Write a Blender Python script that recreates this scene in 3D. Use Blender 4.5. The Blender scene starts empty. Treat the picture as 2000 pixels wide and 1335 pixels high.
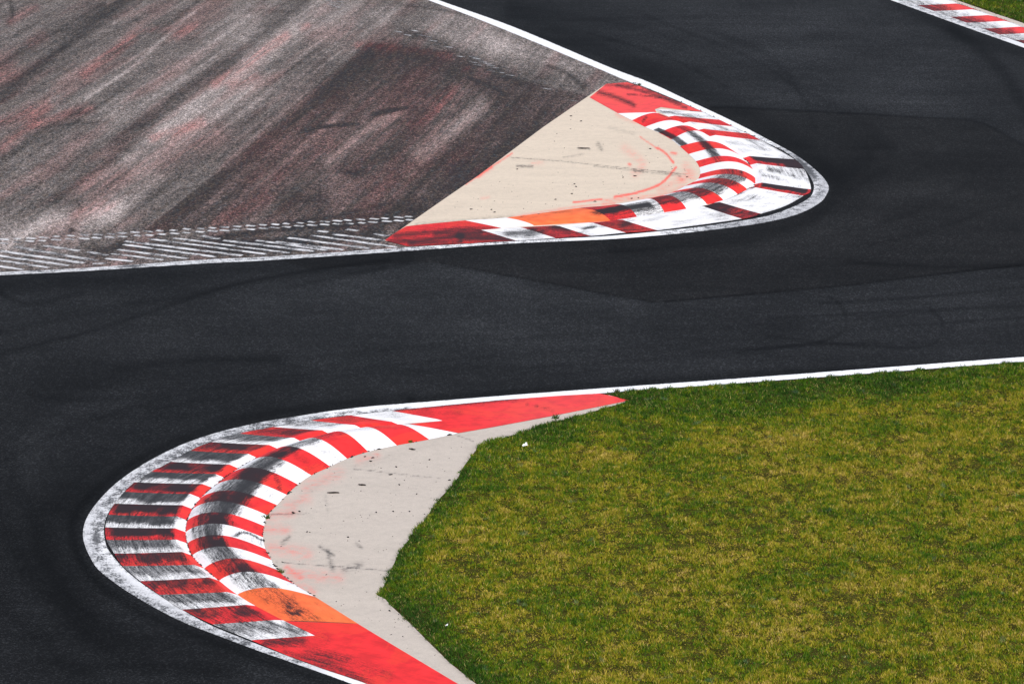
import bpy, math, random
import numpy as np
from mathutils import Vector
from mathutils.geometry import delaunay_2d_cdt

random.seed(7)
rng = np.random.default_rng(7)
scene = bpy.context.scene
COL = scene.collection

# ------------------------------------------------------------------ survey
# The site was surveyed from the stand: a bearing (px, py) of the stand's
# viewfinder becomes a point in metres on the level ground.
H = 21.0
PITCH = math.radians(15.0)
F = 6949.0
CX, CY = 1000.0, 667.5
cp, sp = math.cos(PITCH), math.sin(PITCH)


def ground(p):
    p = np.asarray(p, float).reshape(-1, 2)
    dx = p[:, 0] - CX
    dy = p[:, 1] - CY
    Y = F * cp - dy * sp
    Z = -F * sp - dy * cp
    t = H / -Z
    return np.stack([dx * t, Y * t], 1)


def survey(w):
    w = np.asarray(w, float)
    X, Y, Z = w[:, 0], w[:, 1], (w[:, 2] if w.shape[1] > 2 else 0.0) - H
    depth = Y * cp - Z * sp
    up = Y * sp + Z * cp
    return np.stack([CX + F * X / depth, CY - F * up / depth], 1)


# ------------------------------------------------------------------ helpers
THING = 'thing'
def tag(o, label=None, cat=None, group=None, kind=None):
    if label: o['label'] = label
    if cat: o['category'] = cat
    if group: o['group'] = group
    if kind: o['kind'] = kind
    return o


def empty(name, loc=(0, 0, 0)):
    o = bpy.data.objects.new(name, None)
    o.empty_display_size = 0.2
    o.location = loc
    COL.objects.link(o)
    return o


def link(name, me, parent=None, loc=None):
    o = bpy.data.objects.new(name, me)
    if parent is not None: o.parent = parent
    if loc is not None: o.location = loc
    COL.objects.link(o)
    return o


def tri_mesh(name, V, T, mats, matidx=None, smooth=True):
    """V (n,3), T (m,k) of one face size k"""
    me = bpy.data.meshes.new(name)
    V = np.ascontiguousarray(V, dtype=np.float32)
    T = np.ascontiguousarray(T, dtype=np.int32)
    m, k = T.shape
    me.vertices.add(len(V)); me.vertices.foreach_set('co', V.ravel())
    me.loops.add(m * k); me.loops.foreach_set('vertex_index', T.ravel())
    me.polygons.add(m)
    me.polygons.foreach_set('loop_start', np.arange(0, m * k, k, dtype=np.int32))
    for x in (mats if isinstance(mats, (list, tuple)) else [mats]):
        me.materials.append(x)
    if matidx is not None:
        me.polygons.foreach_set('material_index', np.ascontiguousarray(matidx, dtype=np.int32))
    me.polygons.foreach_set('use_smooth', np.full(m, smooth, dtype=bool))
    me.update(calc_edges=True)
    return me


def put_col(me, name, C):
    a = me.attributes.new(name, 'FLOAT_COLOR', 'POINT')
    C = np.asarray(C, float)
    out = np.ones((len(C), 4), np.float32)
    out[:, :C.shape[1]] = C
    a.data.foreach_set('color', out.ravel())


def put_uv(me, name, P):
    a = me.attributes.new(name, 'FLOAT2', 'POINT')
    a.data.foreach_set('vector', np.ascontiguousarray(P, dtype=np.float32).ravel())


def inside(poly, P):
    poly = np.asarray(poly, float); P = np.asarray(P, float)
    r = np.zeros(len(P), bool)
    n = len(poly)
    for i in range(n):
        x1, y1 = poly[i]; x2, y2 = poly[(i + 1) % n]
        if y1 == y2: continue
        c = ((y1 > P[:, 1]) != (y2 > P[:, 1])) & (P[:, 0] < (x2 - x1) * (P[:, 1] - y1) / (y2 - y1) + x1)
        r ^= c
    return r


def dense(poly, step, closed=True):
    out = []
    n = len(poly)
    for i in range(n if closed else n - 1):
        a = np.array(poly[i], float); b = np.array(poly[(i + 1) % n], float)
        k = max(1, int(np.hypot(*(b - a)) / step))
        for j in range(k): out.append(a + (b - a) * j / k)
    if not closed: out.append(np.array(poly[-1], float))
    return np.array(out)


def smooth_line(pts, per=6):
    """Catmull-Rom through points"""
    P = np.asarray(pts, float)
    Q = np.vstack([2 * P[0] - P[1], P, 2 * P[-1] - P[-2]])
    out = []
    for i in range(len(P) - 1):
        p0, p1, p2, p3 = Q[i:i + 4]
        for j in range(per):
            t = j / per
            out.append(0.5 * (2 * p1 + (p2 - p0) * t + (2 * p0 - 5 * p1 + 4 * p2 - p3) * t * t + (3 * p1 - p0 - 3 * p2 + p3) * t ** 3))
    out.append(P[-1])
    return np.array(out)


def dist_line(P, line):
    line = np.asarray(line, float)
    d = np.full(len(P), 1e9)
    for a, b in zip(line[:-1], line[1:]):
        ab = b - a
        t = np.clip(((P - a) @ ab) / max(ab @ ab, 1e-9), 0, 1)
        d = np.minimum(d, np.hypot(*(P - a - t[:, None] * ab).T))
    return d


def strokes(P, L):
    """sum of soft streaks: each (points, half width, strength)"""
    m = np.zeros(len(P))
    for pts, w, s in L:
        pts = np.asarray(pts, float)
        near = np.all((P > pts.min(0) - 2.6 * w - 12) & (P < pts.max(0) + 2.6 * w + 12), axis=1)
        if not near.any(): continue
        Q = P[near]
        if len(pts) == 1:
            d = np.hypot(*(Q - pts[0]).T)
        else:
            d = dist_line(Q, smooth_line(pts, 4) if len(pts) > 2 else pts)
        m[near] += s * np.exp(-(d / w) ** 2)
    return m


_lat = rng.random((256, 256))
def vnoise(X, Y):
    xi = np.floor(X).astype(int); yi = np.floor(Y).astype(int)
    fx = X - xi; fy = Y - yi
    fx = fx * fx * (3 - 2 * fx); fy = fy * fy * (3 - 2 * fy)
    g = lambda a, b: _lat[a % 256, b % 256]
    return (g(xi, yi) * (1 - fx) + g(xi + 1, yi) * fx) * (1 - fy) + (g(xi, yi + 1) * (1 - fx) + g(xi + 1, yi + 1) * fx) * fy


def fbm(X, Y, o=3):
    s = 0; a = 0.5; n = 0
    for k in range(o):
        s = s + a * vnoise(X * 2 ** k + 17.3 * k, Y * 2 ** k + 5.1 * k); n += a; a *= .5
    return s / n


def sheet(name, poly, z, step, mat, masks=None, coarse=60):
    """a ground sheet with an exact outline, finely divided where it is seen"""
    poly = dense(poly, step * 2)
    lo = poly.min(0); hi = poly.max(0)
    gx = np.arange(max(lo[0], -60), min(hi[0], 2060), step); gy = np.arange(max(lo[1], -40), min(hi[1], 1380), step)
    G = np.stack(np.meshgrid(gx, gy), -1).reshape(-1, 2)
    cx = np.arange(lo[0], hi[0], coarse); cy = np.arange(lo[1], hi[1], coarse)
    C = np.stack(np.meshgrid(cx, cy), -1).reshape(-1, 2)
    C = C[(C[:, 0] < -60) | (C[:, 0] > 2060) | (C[:, 1] < -40) | (C[:, 1] > 1380)]
    G = np.vstack([G, C])
    G = G + rng.uniform(-.2, .2, G.shape) * step
    G = G[inside(poly, G)]
    G = G[dist_line(G, np.vstack([poly, poly[:1]])) > step * .35]
    n = len(poly)
    V = [Vector(p) for p in np.vstack([poly, G])]
    E = [(i, (i + 1) % n) for i in range(n)]
    res = delaunay_2d_cdt(V, E, [], 1, 1e-5)
    P = np.array([v[:] for v in res[0]]); T = np.array(res[2])
    W = ground(P)
    a = W[T[:, 0]]; b = W[T[:, 1]]; c = W[T[:, 2]]
    flip = ((b - a)[:, 0] * (c - a)[:, 1] - (b - a)[:, 1] * (c - a)[:, 0]) < 0
    T[flip] = T[flip][:, ::-1]
    me = tri_mesh(name, np.column_stack([W, np.full(len(W), z)]), T, mat)
    if masks is not None: put_col(me, 'mask', masks(P, W))
    return link(name, me)


# ------------------------------------------------------------------ node helper
class NT:
    def __init__(self, name):
        self.m = bpy.data.materials.new(name)
        self.m.use_nodes = True
        self.t = self.m.node_tree
        self.b = self.t.nodes['Principled BSDF']
        self.b.inputs['Roughness'].default_value = .9
        self.b.inputs['Specular IOR Level'].default_value = .25

    def n(self, typ, **kw):
        x = self.t.nodes.new(typ)
        for k, v in kw.items(): setattr(x, k, v)
        return x

    def put(self, sock, v):
        if isinstance(v, bpy.types.NodeSocket): self.t.links.new(v, sock)
        elif isinstance(v, (tuple, list)) and len(v) == 3 and sock.type == 'RGBA': sock.default_value = (*v, 1)
        else: sock.default_value = v

    def math(self, op, a, b=0.0, c=None, clamp=False):
        x = self.n('ShaderNodeMath', operation=op, use_clamp=clamp)
        self.put(x.inputs[0], a); self.put(x.inputs[1], b)
        if c is not None: self.put(x.inputs[2], c)
        return x.outputs[0]

    def mix(self, f, a, b, mode='MIX'):
        x = self.n('ShaderNodeMix', data_type='RGBA', blend_type=mode)
        self.put(x.inputs[0], f); self.put(x.inputs[6], a); self.put(x.inputs[7], b)
        return x.outputs[2]

    def ramp(self, f, lo, hi, a=0.0, b=1.0):
        x = self.n('ShaderNodeMapRange', interpolation_type='SMOOTHSTEP')
        self.put(x.inputs[0], f); x.inputs[1].default_value = lo; x.inputs[2].default_value = hi
        x.inputs[3].default_value = a; x.inputs[4].default_value = b
        return x.outputs[0]

    def pos(self, scale=(1, 1, 1), rot=0.0, uv=None):
        if uv:
            src = self.n('ShaderNodeAttribute', attribute_name=uv).outputs['Vector']
        else:
            src = self.n('ShaderNodeNewGeometry').outputs['Position']
        if rot:
            y = self.n('ShaderNodeMapping')
            self.t.links.new(src, y.inputs[0]); y.inputs['Rotation'].default_value = (0, 0, rot)
            src = y.outputs[0]
        x = self.n('ShaderNodeMapping')
        self.t.links.new(src, x.inputs[0])
        x.inputs['Scale'].default_value = scale
        return x.outputs[0]

    def noise(self, v, scale, detail=2.0, rough=.5, dist=0.0):
        x = self.n('ShaderNodeTexNoise')
        self.put(x.inputs['Vector'], v); x.inputs['Scale'].default_value = scale
        x.inputs['Detail'].default_value = detail; x.inputs['Roughness'].default_value = rough
        x.inputs['Distortion'].default_value = dist
        return x.outputs['Fac']

    def cells(self, v, scale):
        x = self.n('ShaderNodeTexVoronoi')
        self.put(x.inputs['Vector'], v); x.inputs['Scale'].default_value = scale
        s = self.n('ShaderNodeSeparateColor'); self.t.links.new(x.outputs['Color'], s.inputs[0])
        return s.outputs[0], x.outputs['Distance'], s.outputs[1]

    def mask(self, name='mask'):
        a = self.n('ShaderNodeAttribute', attribute_name=name)
        s = self.n('ShaderNodeSeparateColor'); self.t.links.new(a.outputs['Color'], s.inputs[0])
        return s.outputs[0], s.outputs[1], s.outputs[2]

    def wear(self, r, n1, n2, k1=.9, k2=.7):
        """soft mask r broken up by noises, untouched where r is 0 or 1"""
        x = self.math('ADD', self.math('MULTIPLY', self.math('SUBTRACT', n1, .5), k1), self.math('MULTIPLY', self.math('SUBTRACT', n2, .5), k2))
        w = self.math('MULTIPLY', self.math('MULTIPLY', r, self.math('SUBTRACT', 1.0, r)), 9.0)
        return self.math('ADD', r, self.math('MULTIPLY', x, w), clamp=True)

    def bump(self, h, strength=.3, dist=.01):
        x = self.n('ShaderNodeBump'); x.inputs['Strength'].default_value = strength
        x.inputs['Distance'].default_value = dist
        self.put(x.inputs['Height'], h)
        self.t.links.new(x.outputs[0], self.b.inputs['Normal'])

    def done(self, col, rough=None):
        self.put(self.b.inputs['Base Color'], col)
        if rough is not None: self.put(self.b.inputs['Roughness'], rough)
        return self.m


# ------------------------------------------------------------------ materials
def asphalt(name, base, tint, rot=0.05):
    t = NT(name)
    dark, light, _ = t.mask()
    p = t.pos()
    big = t.noise(p, .22, 3)
    streak = t.noise(t.pos((.10, 1.3, 1), rot), 1.0, 4, .6)
    blot = t.noise(p, 1.6, 4, .6)
    c, d, c2 = t.cells(p, 34)
    grit = t.noise(p, 60, 2, .7)
    v = t.math('MULTIPLY', t.ramp(big, .3, .7, .80, 1.20), t.ramp(streak, .3, .7, .90, 1.10))
    v = t.math('MULTIPLY', v, t.ramp(blot, .3, .7, .92, 1.08))
    sp_ = t.math('POWER', c, 5.0)
    sp_ = t.math('MULTIPLY_ADD', sp_, 2.0, .68)
    v = t.math('MULTIPLY', v, sp_)
    v = t.math('MULTIPLY', v, t.ramp(grit, .25, .75, .75, 1.25))
    rare = t.math('GREATER_THAN', t.cells(p, 9)[2], .9965)
    dk = t.wear(dark, streak, grit, .6, .5)
    v = t.math('MULTIPLY', v, t.math('MULTIPLY_ADD', dk, -.78, 1.0))
    v = t.math('MULTIPLY', v, t.math('MULTIPLY_ADD', light, .95, 1.0))
    col = t.mix(1.0, tuple(base * x for x in tint), v, 'MULTIPLY')
    t.b.inputs['Specular IOR Level'].default_value = .10
    t.bump(c, .35, .006)
    return t.done(col, .9)


M_track = asphalt('track_asphalt', .0147, (.94, 1.0, 1.075))
M_patch = asphalt('patch_asphalt', .0108, (.98, 1.0, 1.03))


def runoff_mat():
    t = NT('runoff_asphalt')
    dark, light, red = t.mask()
    p = t.pos()
    A = RUN_ANGLE
    st1 = t.noise(t.pos((1.9, .06, 1), A), 1.0, 4, .6)
    st2 = t.noise(t.pos((5.0, .16, 1), A), 1.0, 4, .65)
    st3 = t.noise(t.pos((1.0, .10, 1), A), .9, 3, .6)
    blot = t.noise(p, .9, 4, .6)
    c, d, c2 = t.cells(p, 17)
    grit = t.noise(t.pos((1, .6, 1)), 24, 3, .8)
    # pale dust / worn rubber
    L = t.math('ADD', light, t.math('MULTIPLY', t.math('SUBTRACT', st1, .5), 1.3))
    L = t.math('ADD', L, t.math('MULTIPLY', t.math('SUBTRACT', st2, .5), .95))
    L = t.math('ADD', L, t.math('MULTIPLY', t.math('SUBTRACT', blot, .5), .65))
    L = t.math('SUBTRACT', L, t.math('MULTIPLY', dark, .95))
    g = t.math('ADD', t.math('MULTIPLY', t.math('SUBTRACT', c, .5), .75), t.math('MULTIPLY', t.math('SUBTRACT', grit, .5), 2.4))
    L = t.math('ADD', L, g)
    base = t.mix(t.ramp(L, -.36, .76), (.016, .0145, .0135), (.188, .165, .152))
    base = t.mix(t.ramp(L, .55, 1.35), base, (.48, .42, .395))
    r = t.math('MULTIPLY', red, t.ramp(st2, .35, .6, .15, 1.0))
    r = t.math('ADD', r, t.math('MULTIPLY', t.ramp(st3, .48, .68), .22))
    r = t.math('ADD', r, t.math('MULTIPLY', t.math('MULTIPLY', r, g), 1.0), clamp=True)
    lum = t.ramp(L, -.3, .9)
    redc = t.mix(lum, (.09, .016, .018), (.56, .19, .17))
    col = t.mix(t.math('MULTIPLY', r, .72), base, redc)
    col = t.mix(t.math('MULTIPLY', t.ramp(dark, .25, .95), .80), col, (.016, .016, .018))
    # tinted stones
    col = t.mix(t.math('MULTIPLY', t.ramp(c2, .6, 1.0), .40), col, (.17, .12, .085))
    col = t.mix(t.math('MULTIPLY', t.ramp(c2, .0, .2, 1.0, .0), .35), col, (.09, .12, .14))
    col = t.mix(1.0, col, t.ramp(t.noise(t.pos((1, .5, 1)), 50, 2, .8), .34, .66, .35, 1.65), 'MULTIPLY')
    k = t.cells(t.pos((1, .42, 1)), 29)[0]
    col = t.mix(1.0, col, t.math('MULTIPLY_ADD', k, .95, .52), 'MULTIPLY')
    t.bump(c, .5, .008)
    return t.done(col, .92)


def concrete_mat(name, col):
    t = NT(name)
    dark, light, red = t.mask()
    p = t.pos()
    n1 = t.noise(t.pos((.25, 1.6, 1), .1), 1.0, 4, .6)
    n2 = t.noise(p, 5, 4, .65)
    grit = t.noise(p, 55, 2, .7)
    v = t.math('MULTIPLY', t.ramp(n1, .3, .7, .965, 1.03), t.ramp(n2, .3, .7, .95, 1.05))
    v = t.math('MULTIPLY', v, t.ramp(grit, .25, .75, .88, 1.1))
    c = t.mix(1.0, col, v, 'MULTIPLY')
    c = t.mix(t.math('MULTIPLY', t.ramp(n2, .55, .8), .25), c, (.30, .25, .2))
    rr = t.wear(red, n2, grit, .9, .6)
    c = t.mix(t.math('MULTIPLY', rr, .8), c, (.80, .07, .05))
    dk = t.wear(dark, t.noise(t.pos((3, 3, 1)), 3.0, 3), grit, .9, .8)
    c = t.mix(t.math('MULTIPLY', dk, .85), c, (.035, .035, .037))
    t.bump(grit, .2, .004)
    return t.done(c, .9)


M_conc_lower = concrete_mat('grey_concrete', (.50, .445, .385))
M_conc_upper = concrete_mat('beige_concrete', (.62, .53, .42))


def paint(name, col, var=.12):
    t = NT(name)
    rub, fade, _ = t.mask()
    uv1 = t.pos((.8, 11, 1), .05, 'suv')
    st = t.noise(uv1, 1.0, 5, .7)
    st_f = t.noise(t.pos((5, 46, 1), .12, 'suv'), 1.0, 3, .7)
    p = t.pos()
    grit = t.noise(p, 32, 3, .75)
    blot = t.noise(p, 3.0, 4, .6)
    c = t.mix(1.0, col, t.math('MULTIPLY', t.ramp(blot, .3, .7, 1 - var, 1 + var), t.ramp(st, .3, .7, 1 - var * .6, 1 + var * .6)), 'MULTIPLY')
    patch = t.math('MULTIPLY', t.ramp(t.noise(p, .8, 4, .6, .6), .50, .53), var * 2.6)
    c = t.mix(patch, c, (min(.86, col[0] * 1.1), col[1] * 1.0 + .03 * (var > .05), col[2]))
    c = t.mix(t.math('MULTIPLY', fade, .5), c, tuple(.5 * x + .22 for x in col))
    n = t.math('ADD', t.math('MULTIPLY', st, .55), t.math('MULTIPLY', st_f, .45))
    rub2 = t.math('SUBTRACT', 1.0, t.math('POWER', t.math('SUBTRACT', 1.0, rub, clamp=True), 1.9))
    m = t.wear(rub2, n, grit, 2.2, 1.15)
    # tiny chips everywhere
    chip = t.math('MULTIPLY', t.ramp(t.noise(p, 24, 3, .7), .70, .78), .35)
    m = t.math('MAXIMUM', m, t.math('MULTIPLY', chip, t.ramp(rub, .02, .2, .25, 1.0)))
    c = t.mix(t.math('MULTIPLY', m, .985), c, (.015, .0155, .018))
    t.bump(grit, .12, .004)
    return t.done(c, t.math('MULTIPLY_ADD', m, .2, .62))


M_red = paint('red_paint', (.74, .026, .026), .16)
M_white = paint('white_paint', (.83, .83, .83), .03)
M_orange = paint('orange_paint', (.85, .155, .045), .18)
M_red_faded = paint('faded_red_paint', (.80, .05, .045))
KM = {'r': 0, 'w': 1, 'o': 2, 'f': 3}
KMATS = [M_red, M_white, M_orange, M_red_faded]


def line_mat():
    t = NT('worn_line_paint')
    wear, grey, _ = t.mask()
    p = t.pos()
    grit = t.noise(t.pos((1, .5, 1)), 25, 4, .8)
    blot = t.noise(p, 4.0, 4, .6)
    m = t.wear(wear, blot, grit, 1.6, 2.0)
    c = t.mix(t.math('MULTIPLY', grey, .75), (.82, .83, .84), (.33, .34, .36))
    c = t.mix(t.math('MULTIPLY', m, .9), c, (.022, .023, .026))
    return t.done(c, .75)


M_line = line_mat()


def flat(name, col, rough=.8, var=.2, scale=8):
    t = NT(name)
    n = t.noise(t.pos(), scale, 4, .6)
    return t.done(t.mix(1.0, col, t.ramp(n, .3, .7, 1 - var, 1 + var), 'MULTIPLY'), rough)


M_rubber = flat('tyre_rubber', (.016, .016, .017), .8)
M_litter = flat('white_plastic', (.85, .86, .88), .5, .05)
M_twig = flat('dark_bark', (.028, .022, .018), .9)


def soil_mat():
    t = NT('turf_soil')
    p = t.pos()
    a = t.noise(p, 3, 5, .65); b = t.noise(p, 30, 3, .7)
    c = t.mix(t.ramp(a, .35, .65), (.020, .017, .005), (.060, .045, .014))
    c = t.mix(t.ramp(b, .35, .75), c, (.05, .055, .012))
    t.b.inputs['Specular IOR Level'].default_value = .0
    return t.done(c, 1.0)


M_soil = soil_mat()


def verge_mat():
    t = NT('distant_turf')
    p = t.pos()
    a = t.noise(p, .5, 4, .6); b = t.noise(p, 4, 4, .7); d = t.noise(p, 30, 3, .8)
    c = t.mix(t.ramp(a, .35, .65), (.075, .095, .008), (.14, .125, .014))
    c = t.mix(1.0, c, t.math('MULTIPLY', t.ramp(b, .3, .7, .7, 1.3), t.ramp(d, .3, .7, .6, 1.4)), 'MULTIPLY')
    t.b.inputs['Specular IOR Level'].default_value = .0
    return t.done(c, 1.0)


M_verge = verge_mat()


def grass_mat(name, fresh=0.0):
    t = NT(name)
    rnd, lush, tip = t.mask()
    p = t.pos()
    a = t.noise(p, .45, 3, .55); b = t.noise(p, 1.9, 4, .6); d = t.noise(t.pos((1, .8, 1)), 6, 3, .65)
    g = t.math('ADD', t.math('MULTIPLY', a, .95), t.math('MULTIPLY', b, .95))
    g = t.math('ADD', g, t.math('MULTIPLY', d, 1.05))
    g = t.math('ADD', g, t.math('MULTIPLY', t.math('SUBTRACT', rnd, .5), .5))
    g = t.math('SUBTRACT', g, t.math('MULTIPLY_ADD', lush, .42, fresh))
    x = t.n('ShaderNodeValToRGB')
    t.put(x.inputs[0], t.math('SUBTRACT', g, 1.0))
    cr = x.color_ramp
    stops = [(0.0, (.020, .066, .005)), (.22, (.056, .145, .004)), (.40, (.130, .182, .004)), (.56, (.25, .245, .007)), (.74, (.42, .325, .036)), (1.0, (.56, .40, .14))]
    while len(cr.elements) < len(stops): cr.elements.new(.5)
    for e, (q, c) in zip(cr.elements, stops): e.position = q; e.color = (*c, 1)
    herb = t.math('MULTIPLY', t.ramp(t.noise(t.pos((1, .7, 1)), 2.9, 3, .5), .655, .70), .55)
    c = t.mix(herb, x.outputs[0], (.10, .175, .095))
    straw = t.math('MULTIPLY', t.math('GREATER_THAN', rnd, .95), .5)
    c = t.mix(straw, c, (.60, .46, .20))
    brown = t.math('MULTIPLY', t.math('LESS_THAN', rnd, .10), .8)
    c = t.mix(brown, c, (.085, .055, .022))
    t.b.inputs['Specular IOR Level'].default_value = .15
    return t.done(c, .7)


M_grass = grass_mat('turf_blades')
M_grass_far = grass_mat('far_turf_blades', .22)

# ------------------------------------------------------------------ outlines
UP_OUT = [(-700, 576), (-350, 557), (0, 538), (160, 530), (400, 515), (520, 509), (700, 497), (810, 489.5), (975, 477.5), (1100, 471.5), (1183, 468), (1266, 462), (1377, 451), (1488, 436), (1557, 419), (1599, 398), (1614, 381), (1618, 363), (1599, 338), (1557, 304.6), (1502, 274), (1432.6, 238), (1349.5, 199), (1266, 160.5), (1186, 130), (1005, 54), (854, 0), (600, -91), (200, -235), (-150, -360)]
UP_IN = [(-700, 570), (-350, 551), (0, 532), (160, 524), (400, 507.5), (520, 502), (700, 490), (810, 482.5), (975, 473), (1100, 466), (1183, 461.5), (1284, 452.5), (1377, 442), (1488, 424.5), (1540, 408), (1577, 389.5), (1588, 375), (1588, 357), (1568.5, 327), (1538, 300), (1488, 275), (1432.6, 248), (1377, 221), (1322, 196.5), (1255, 169), (1225, 159), (1158, 130.5), (970, 52.5), (833.5, 0), (580, -93), (180, -238), (-170, -362)]
LO_OUT = [(2700, 645), (2350, 671), (2000, 697), (1500, 735), (1250, 753), (1100, 764), (980, 773), (850, 783.5), (725, 793.5), (640, 803.5), (590, 811.5), (507.5, 825), (425, 844.5), (356, 868), (287.5, 902), (232.5, 939), (199.5, 970), (177.5, 997.5), (166, 1020), (162, 1041.5), (165, 1062), (175, 1086), (191, 1111), (224, 1138), (260, 1162), (301, 1186), (356, 1214), (425, 1241), (494, 1267), (562.5, 1291), (645, 1320), (686, 1335), (760, 1362), (900, 1412), (1100, 1482), (1400, 1590)]
LO_IN = [(2700, 656), (2350, 681), (2000, 706.5), (1500, 744.5), (1250, 762), (1171, 768.5), (1005, 779.5), (935, 785.5), (795, 799), (765, 802), (685, 811), (608, 821), (534, 834), (469, 847), (413, 863), (370, 881), (330, 904), (290, 926), (252, 955), (222, 986), (208, 1010), (203, 1032), (205, 1055), (213, 1076), (241, 1109), (274, 1137), (312, 1163), (356, 1191), (411, 1220.5), (488, 1252), (562.5, 1281), (631, 1306), (700, 1329), (780, 1358), (910, 1404), (1110, 1474), (1410, 1582)]
TH_OUT = [(1300, -157), (1500, -85), (1740, 1), (1870, 48), (2000, 94), (2300, 200), (2700, 342)]
TH_IN = [(1320, -161), (1520, -88), (1757, -3), (1796, 10), (1857, 33), (1922, 56), (2000, 86), (2300, 191), (2700, 332)]


def uniform(pts, n):
    L = smooth_line(ground(pts), 12)
    s = np.r_[0, np.cumsum(np.hypot(*np.diff(L, axis=0).T))]
    return L, s


def strip_line(name, outer, inner, z, n, nv, wearf):
    """a painted line: ribbon between two traced edges"""
    Lo, so = uniform(outer, n); Li, si = uniform(inner, n)
    # match by parameter along the outer edge to the nearest inner point
    q = np.linspace(0, so[-1], n)
    A = np.stack([np.interp(q, so, Lo[:, k]) for k in (0, 1)], 1)
    qi = np.linspace(0, si[-1], n * 3)
    Bd = np.stack([np.interp(qi, si, Li[:, k]) for k in (0, 1)], 1)
    idx = np.array([np.argmin(np.hypot(*(Bd - a).T)) for a in A])
    idx = np.maximum.accumulate(idx)
    B = Bd[idx]
    v = np.linspace(0, 1, nv)
    V = A[:, None] + (B - A)[:, None] * v[None, :, None]
    P = survey(V.reshape(-1, 2))
    W = np.column_stack([V.reshape(-1, 2), np.full(n * nv, z)])
    i = np.arange(n - 1)[:, None] * nv + np.arange(nv - 1)[None]
    i = i.ravel()
    T = np.stack([i, i + 1, i + nv + 1, i + nv], 1)
    a, b, c = W[T[:, 0]], W[T[:, 1]], W[T[:, 2]]
    if np.sum((b - a)[:, 0] * (c - a)[:, 1] - (b - a)[:, 1] * (c - a)[:, 0]) < 0: T = T[:, ::-1]
    me = tri_mesh(name, W, T, M_line)
    put_col(me, 'mask', wearf(P, np.tile(v, n)))
    return link(name, me)


# ------------------------------------------------------------------ base ground
W0 = [(-400, -60), (400, -60), (400, 700), (-400, 700)]
me = tri_mesh('ground', [(x, y, -.03) for x, y in W0], [(0, 1, 2, 3)], M_verge)
tag(link('ground', me), 'open ground of dry turf and soil far beyond the circuit', 'ground', kind='structure')

# ------------------------------------------------------------------ track
TRACK_DARK = [
    ([(-60, 566), (200, 548), (500, 524), (800, 502)], 16, .38),
    ([(0, 648), (150, 615), (315, 585), (535, 545), (750, 522)], 7, .22),
    ([(0, 690), (200, 640), (420, 566), (520, 543), (640, 523), (760, 508)], 4, .38),
    ([(560, 562), (660, 540), (800, 514)], 4, .30),
    ([(0, 571), (35, 589), (80, 592), (160, 570)], 5, .3),
    ([(224, 720), (320, 708), (420, 701), (540, 701)], 8, .35),
    ([(100, 770), (300, 735), (560, 720)], 30, .16),
    ([(120, 850)], 170, .20), ([(40, 1080)], 170, .26), ([(150, 1280)], 190, .34), ([(420, 1330)], 90, .22), ([(0, 1000), (60, 1120), (200, 1260), (420, 1370)], 16, .14), ([(0, 860), (60, 1010), (120, 1150), (300, 1300)], 14, .12), ([(0, 1180), (120, 1290), (260, 1380)], 20, .14), ([(30, 760), (120, 780), (330, 770)], 6, .16), ([(0, 900), (150, 830), (400, 760), (620, 735)], 6, .16),
    ([(800, 776), (600, 797), (430, 830), (270, 898), (160, 985), (143, 1050), (180, 1125), (290, 1200), (480, 1276), (700, 1352)], 11, .40),
    ([(700, 780), (430, 800), (240, 870), (110, 990), (90, 1080), (200, 1230), (400, 1320)], 45, .22),
    ([(1900, 712), (1500, 728), (1100, 757), (800, 780)], 6, .45),
    ([(1000, 25), (1200, 105), (1400, 195), (1560, 285), (1640, 360)], 22, .38),
    ([(1640, 340), (1680, 300)], 55, .22), ([(1700, 310), (1660, 330)], 22, .22), ([(1660, 370), (1730, 330)], 8, .18), ([(1700, 270), (1740, 290)], 10, .2),
    ([(1620, 400), (1560, 440), (1400, 470), (1200, 485)], 14, .35),
    ([(1700, -20), (1850, 55), (2000, 108)], 12, .35),
    ([(1860, 60), (1930, 110), (1985, 180), (2040, 280)], 14, .42),
    ([(1440, 688), (1560, 674), (1620, 662), (1652, 636), (1645, 600), (1620, 580)], 3.2, .35),
    ([(1500, 656), (1600, 668), (1700, 675), (1800, 678), (1838, 658), (1838, 625), (1815, 600)], 3.2, .32),
    ([(1000, 720), (1300, 700), (1500, 690)], 3, .22), ([(1350, 690), (1600, 672), (2000, 668)], 3, .25),
    ([(1600, 592), (1800, 580), (2000, 560)], 3, .35), ([(1500, 622), (1800, 606), (2000, 598)], 3, .3), ([(1700, 640), (2000, 620)], 3, .25),
    ([(1650, 512), (1850, 522), (2000, 517)], 4, .45),
    ([(1100, 40), (1400, 30)], 4, .15), ([(1150, 65), (1300, 110), (1420, 170)], 3.5, .3), ([(1260, 30), (1480, 120), (1560, 180)], 3.5, .25),
    ([(1390, 60), (1500, 110), (1570, 190), (1590, 250)], 6, .2),
]
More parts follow.
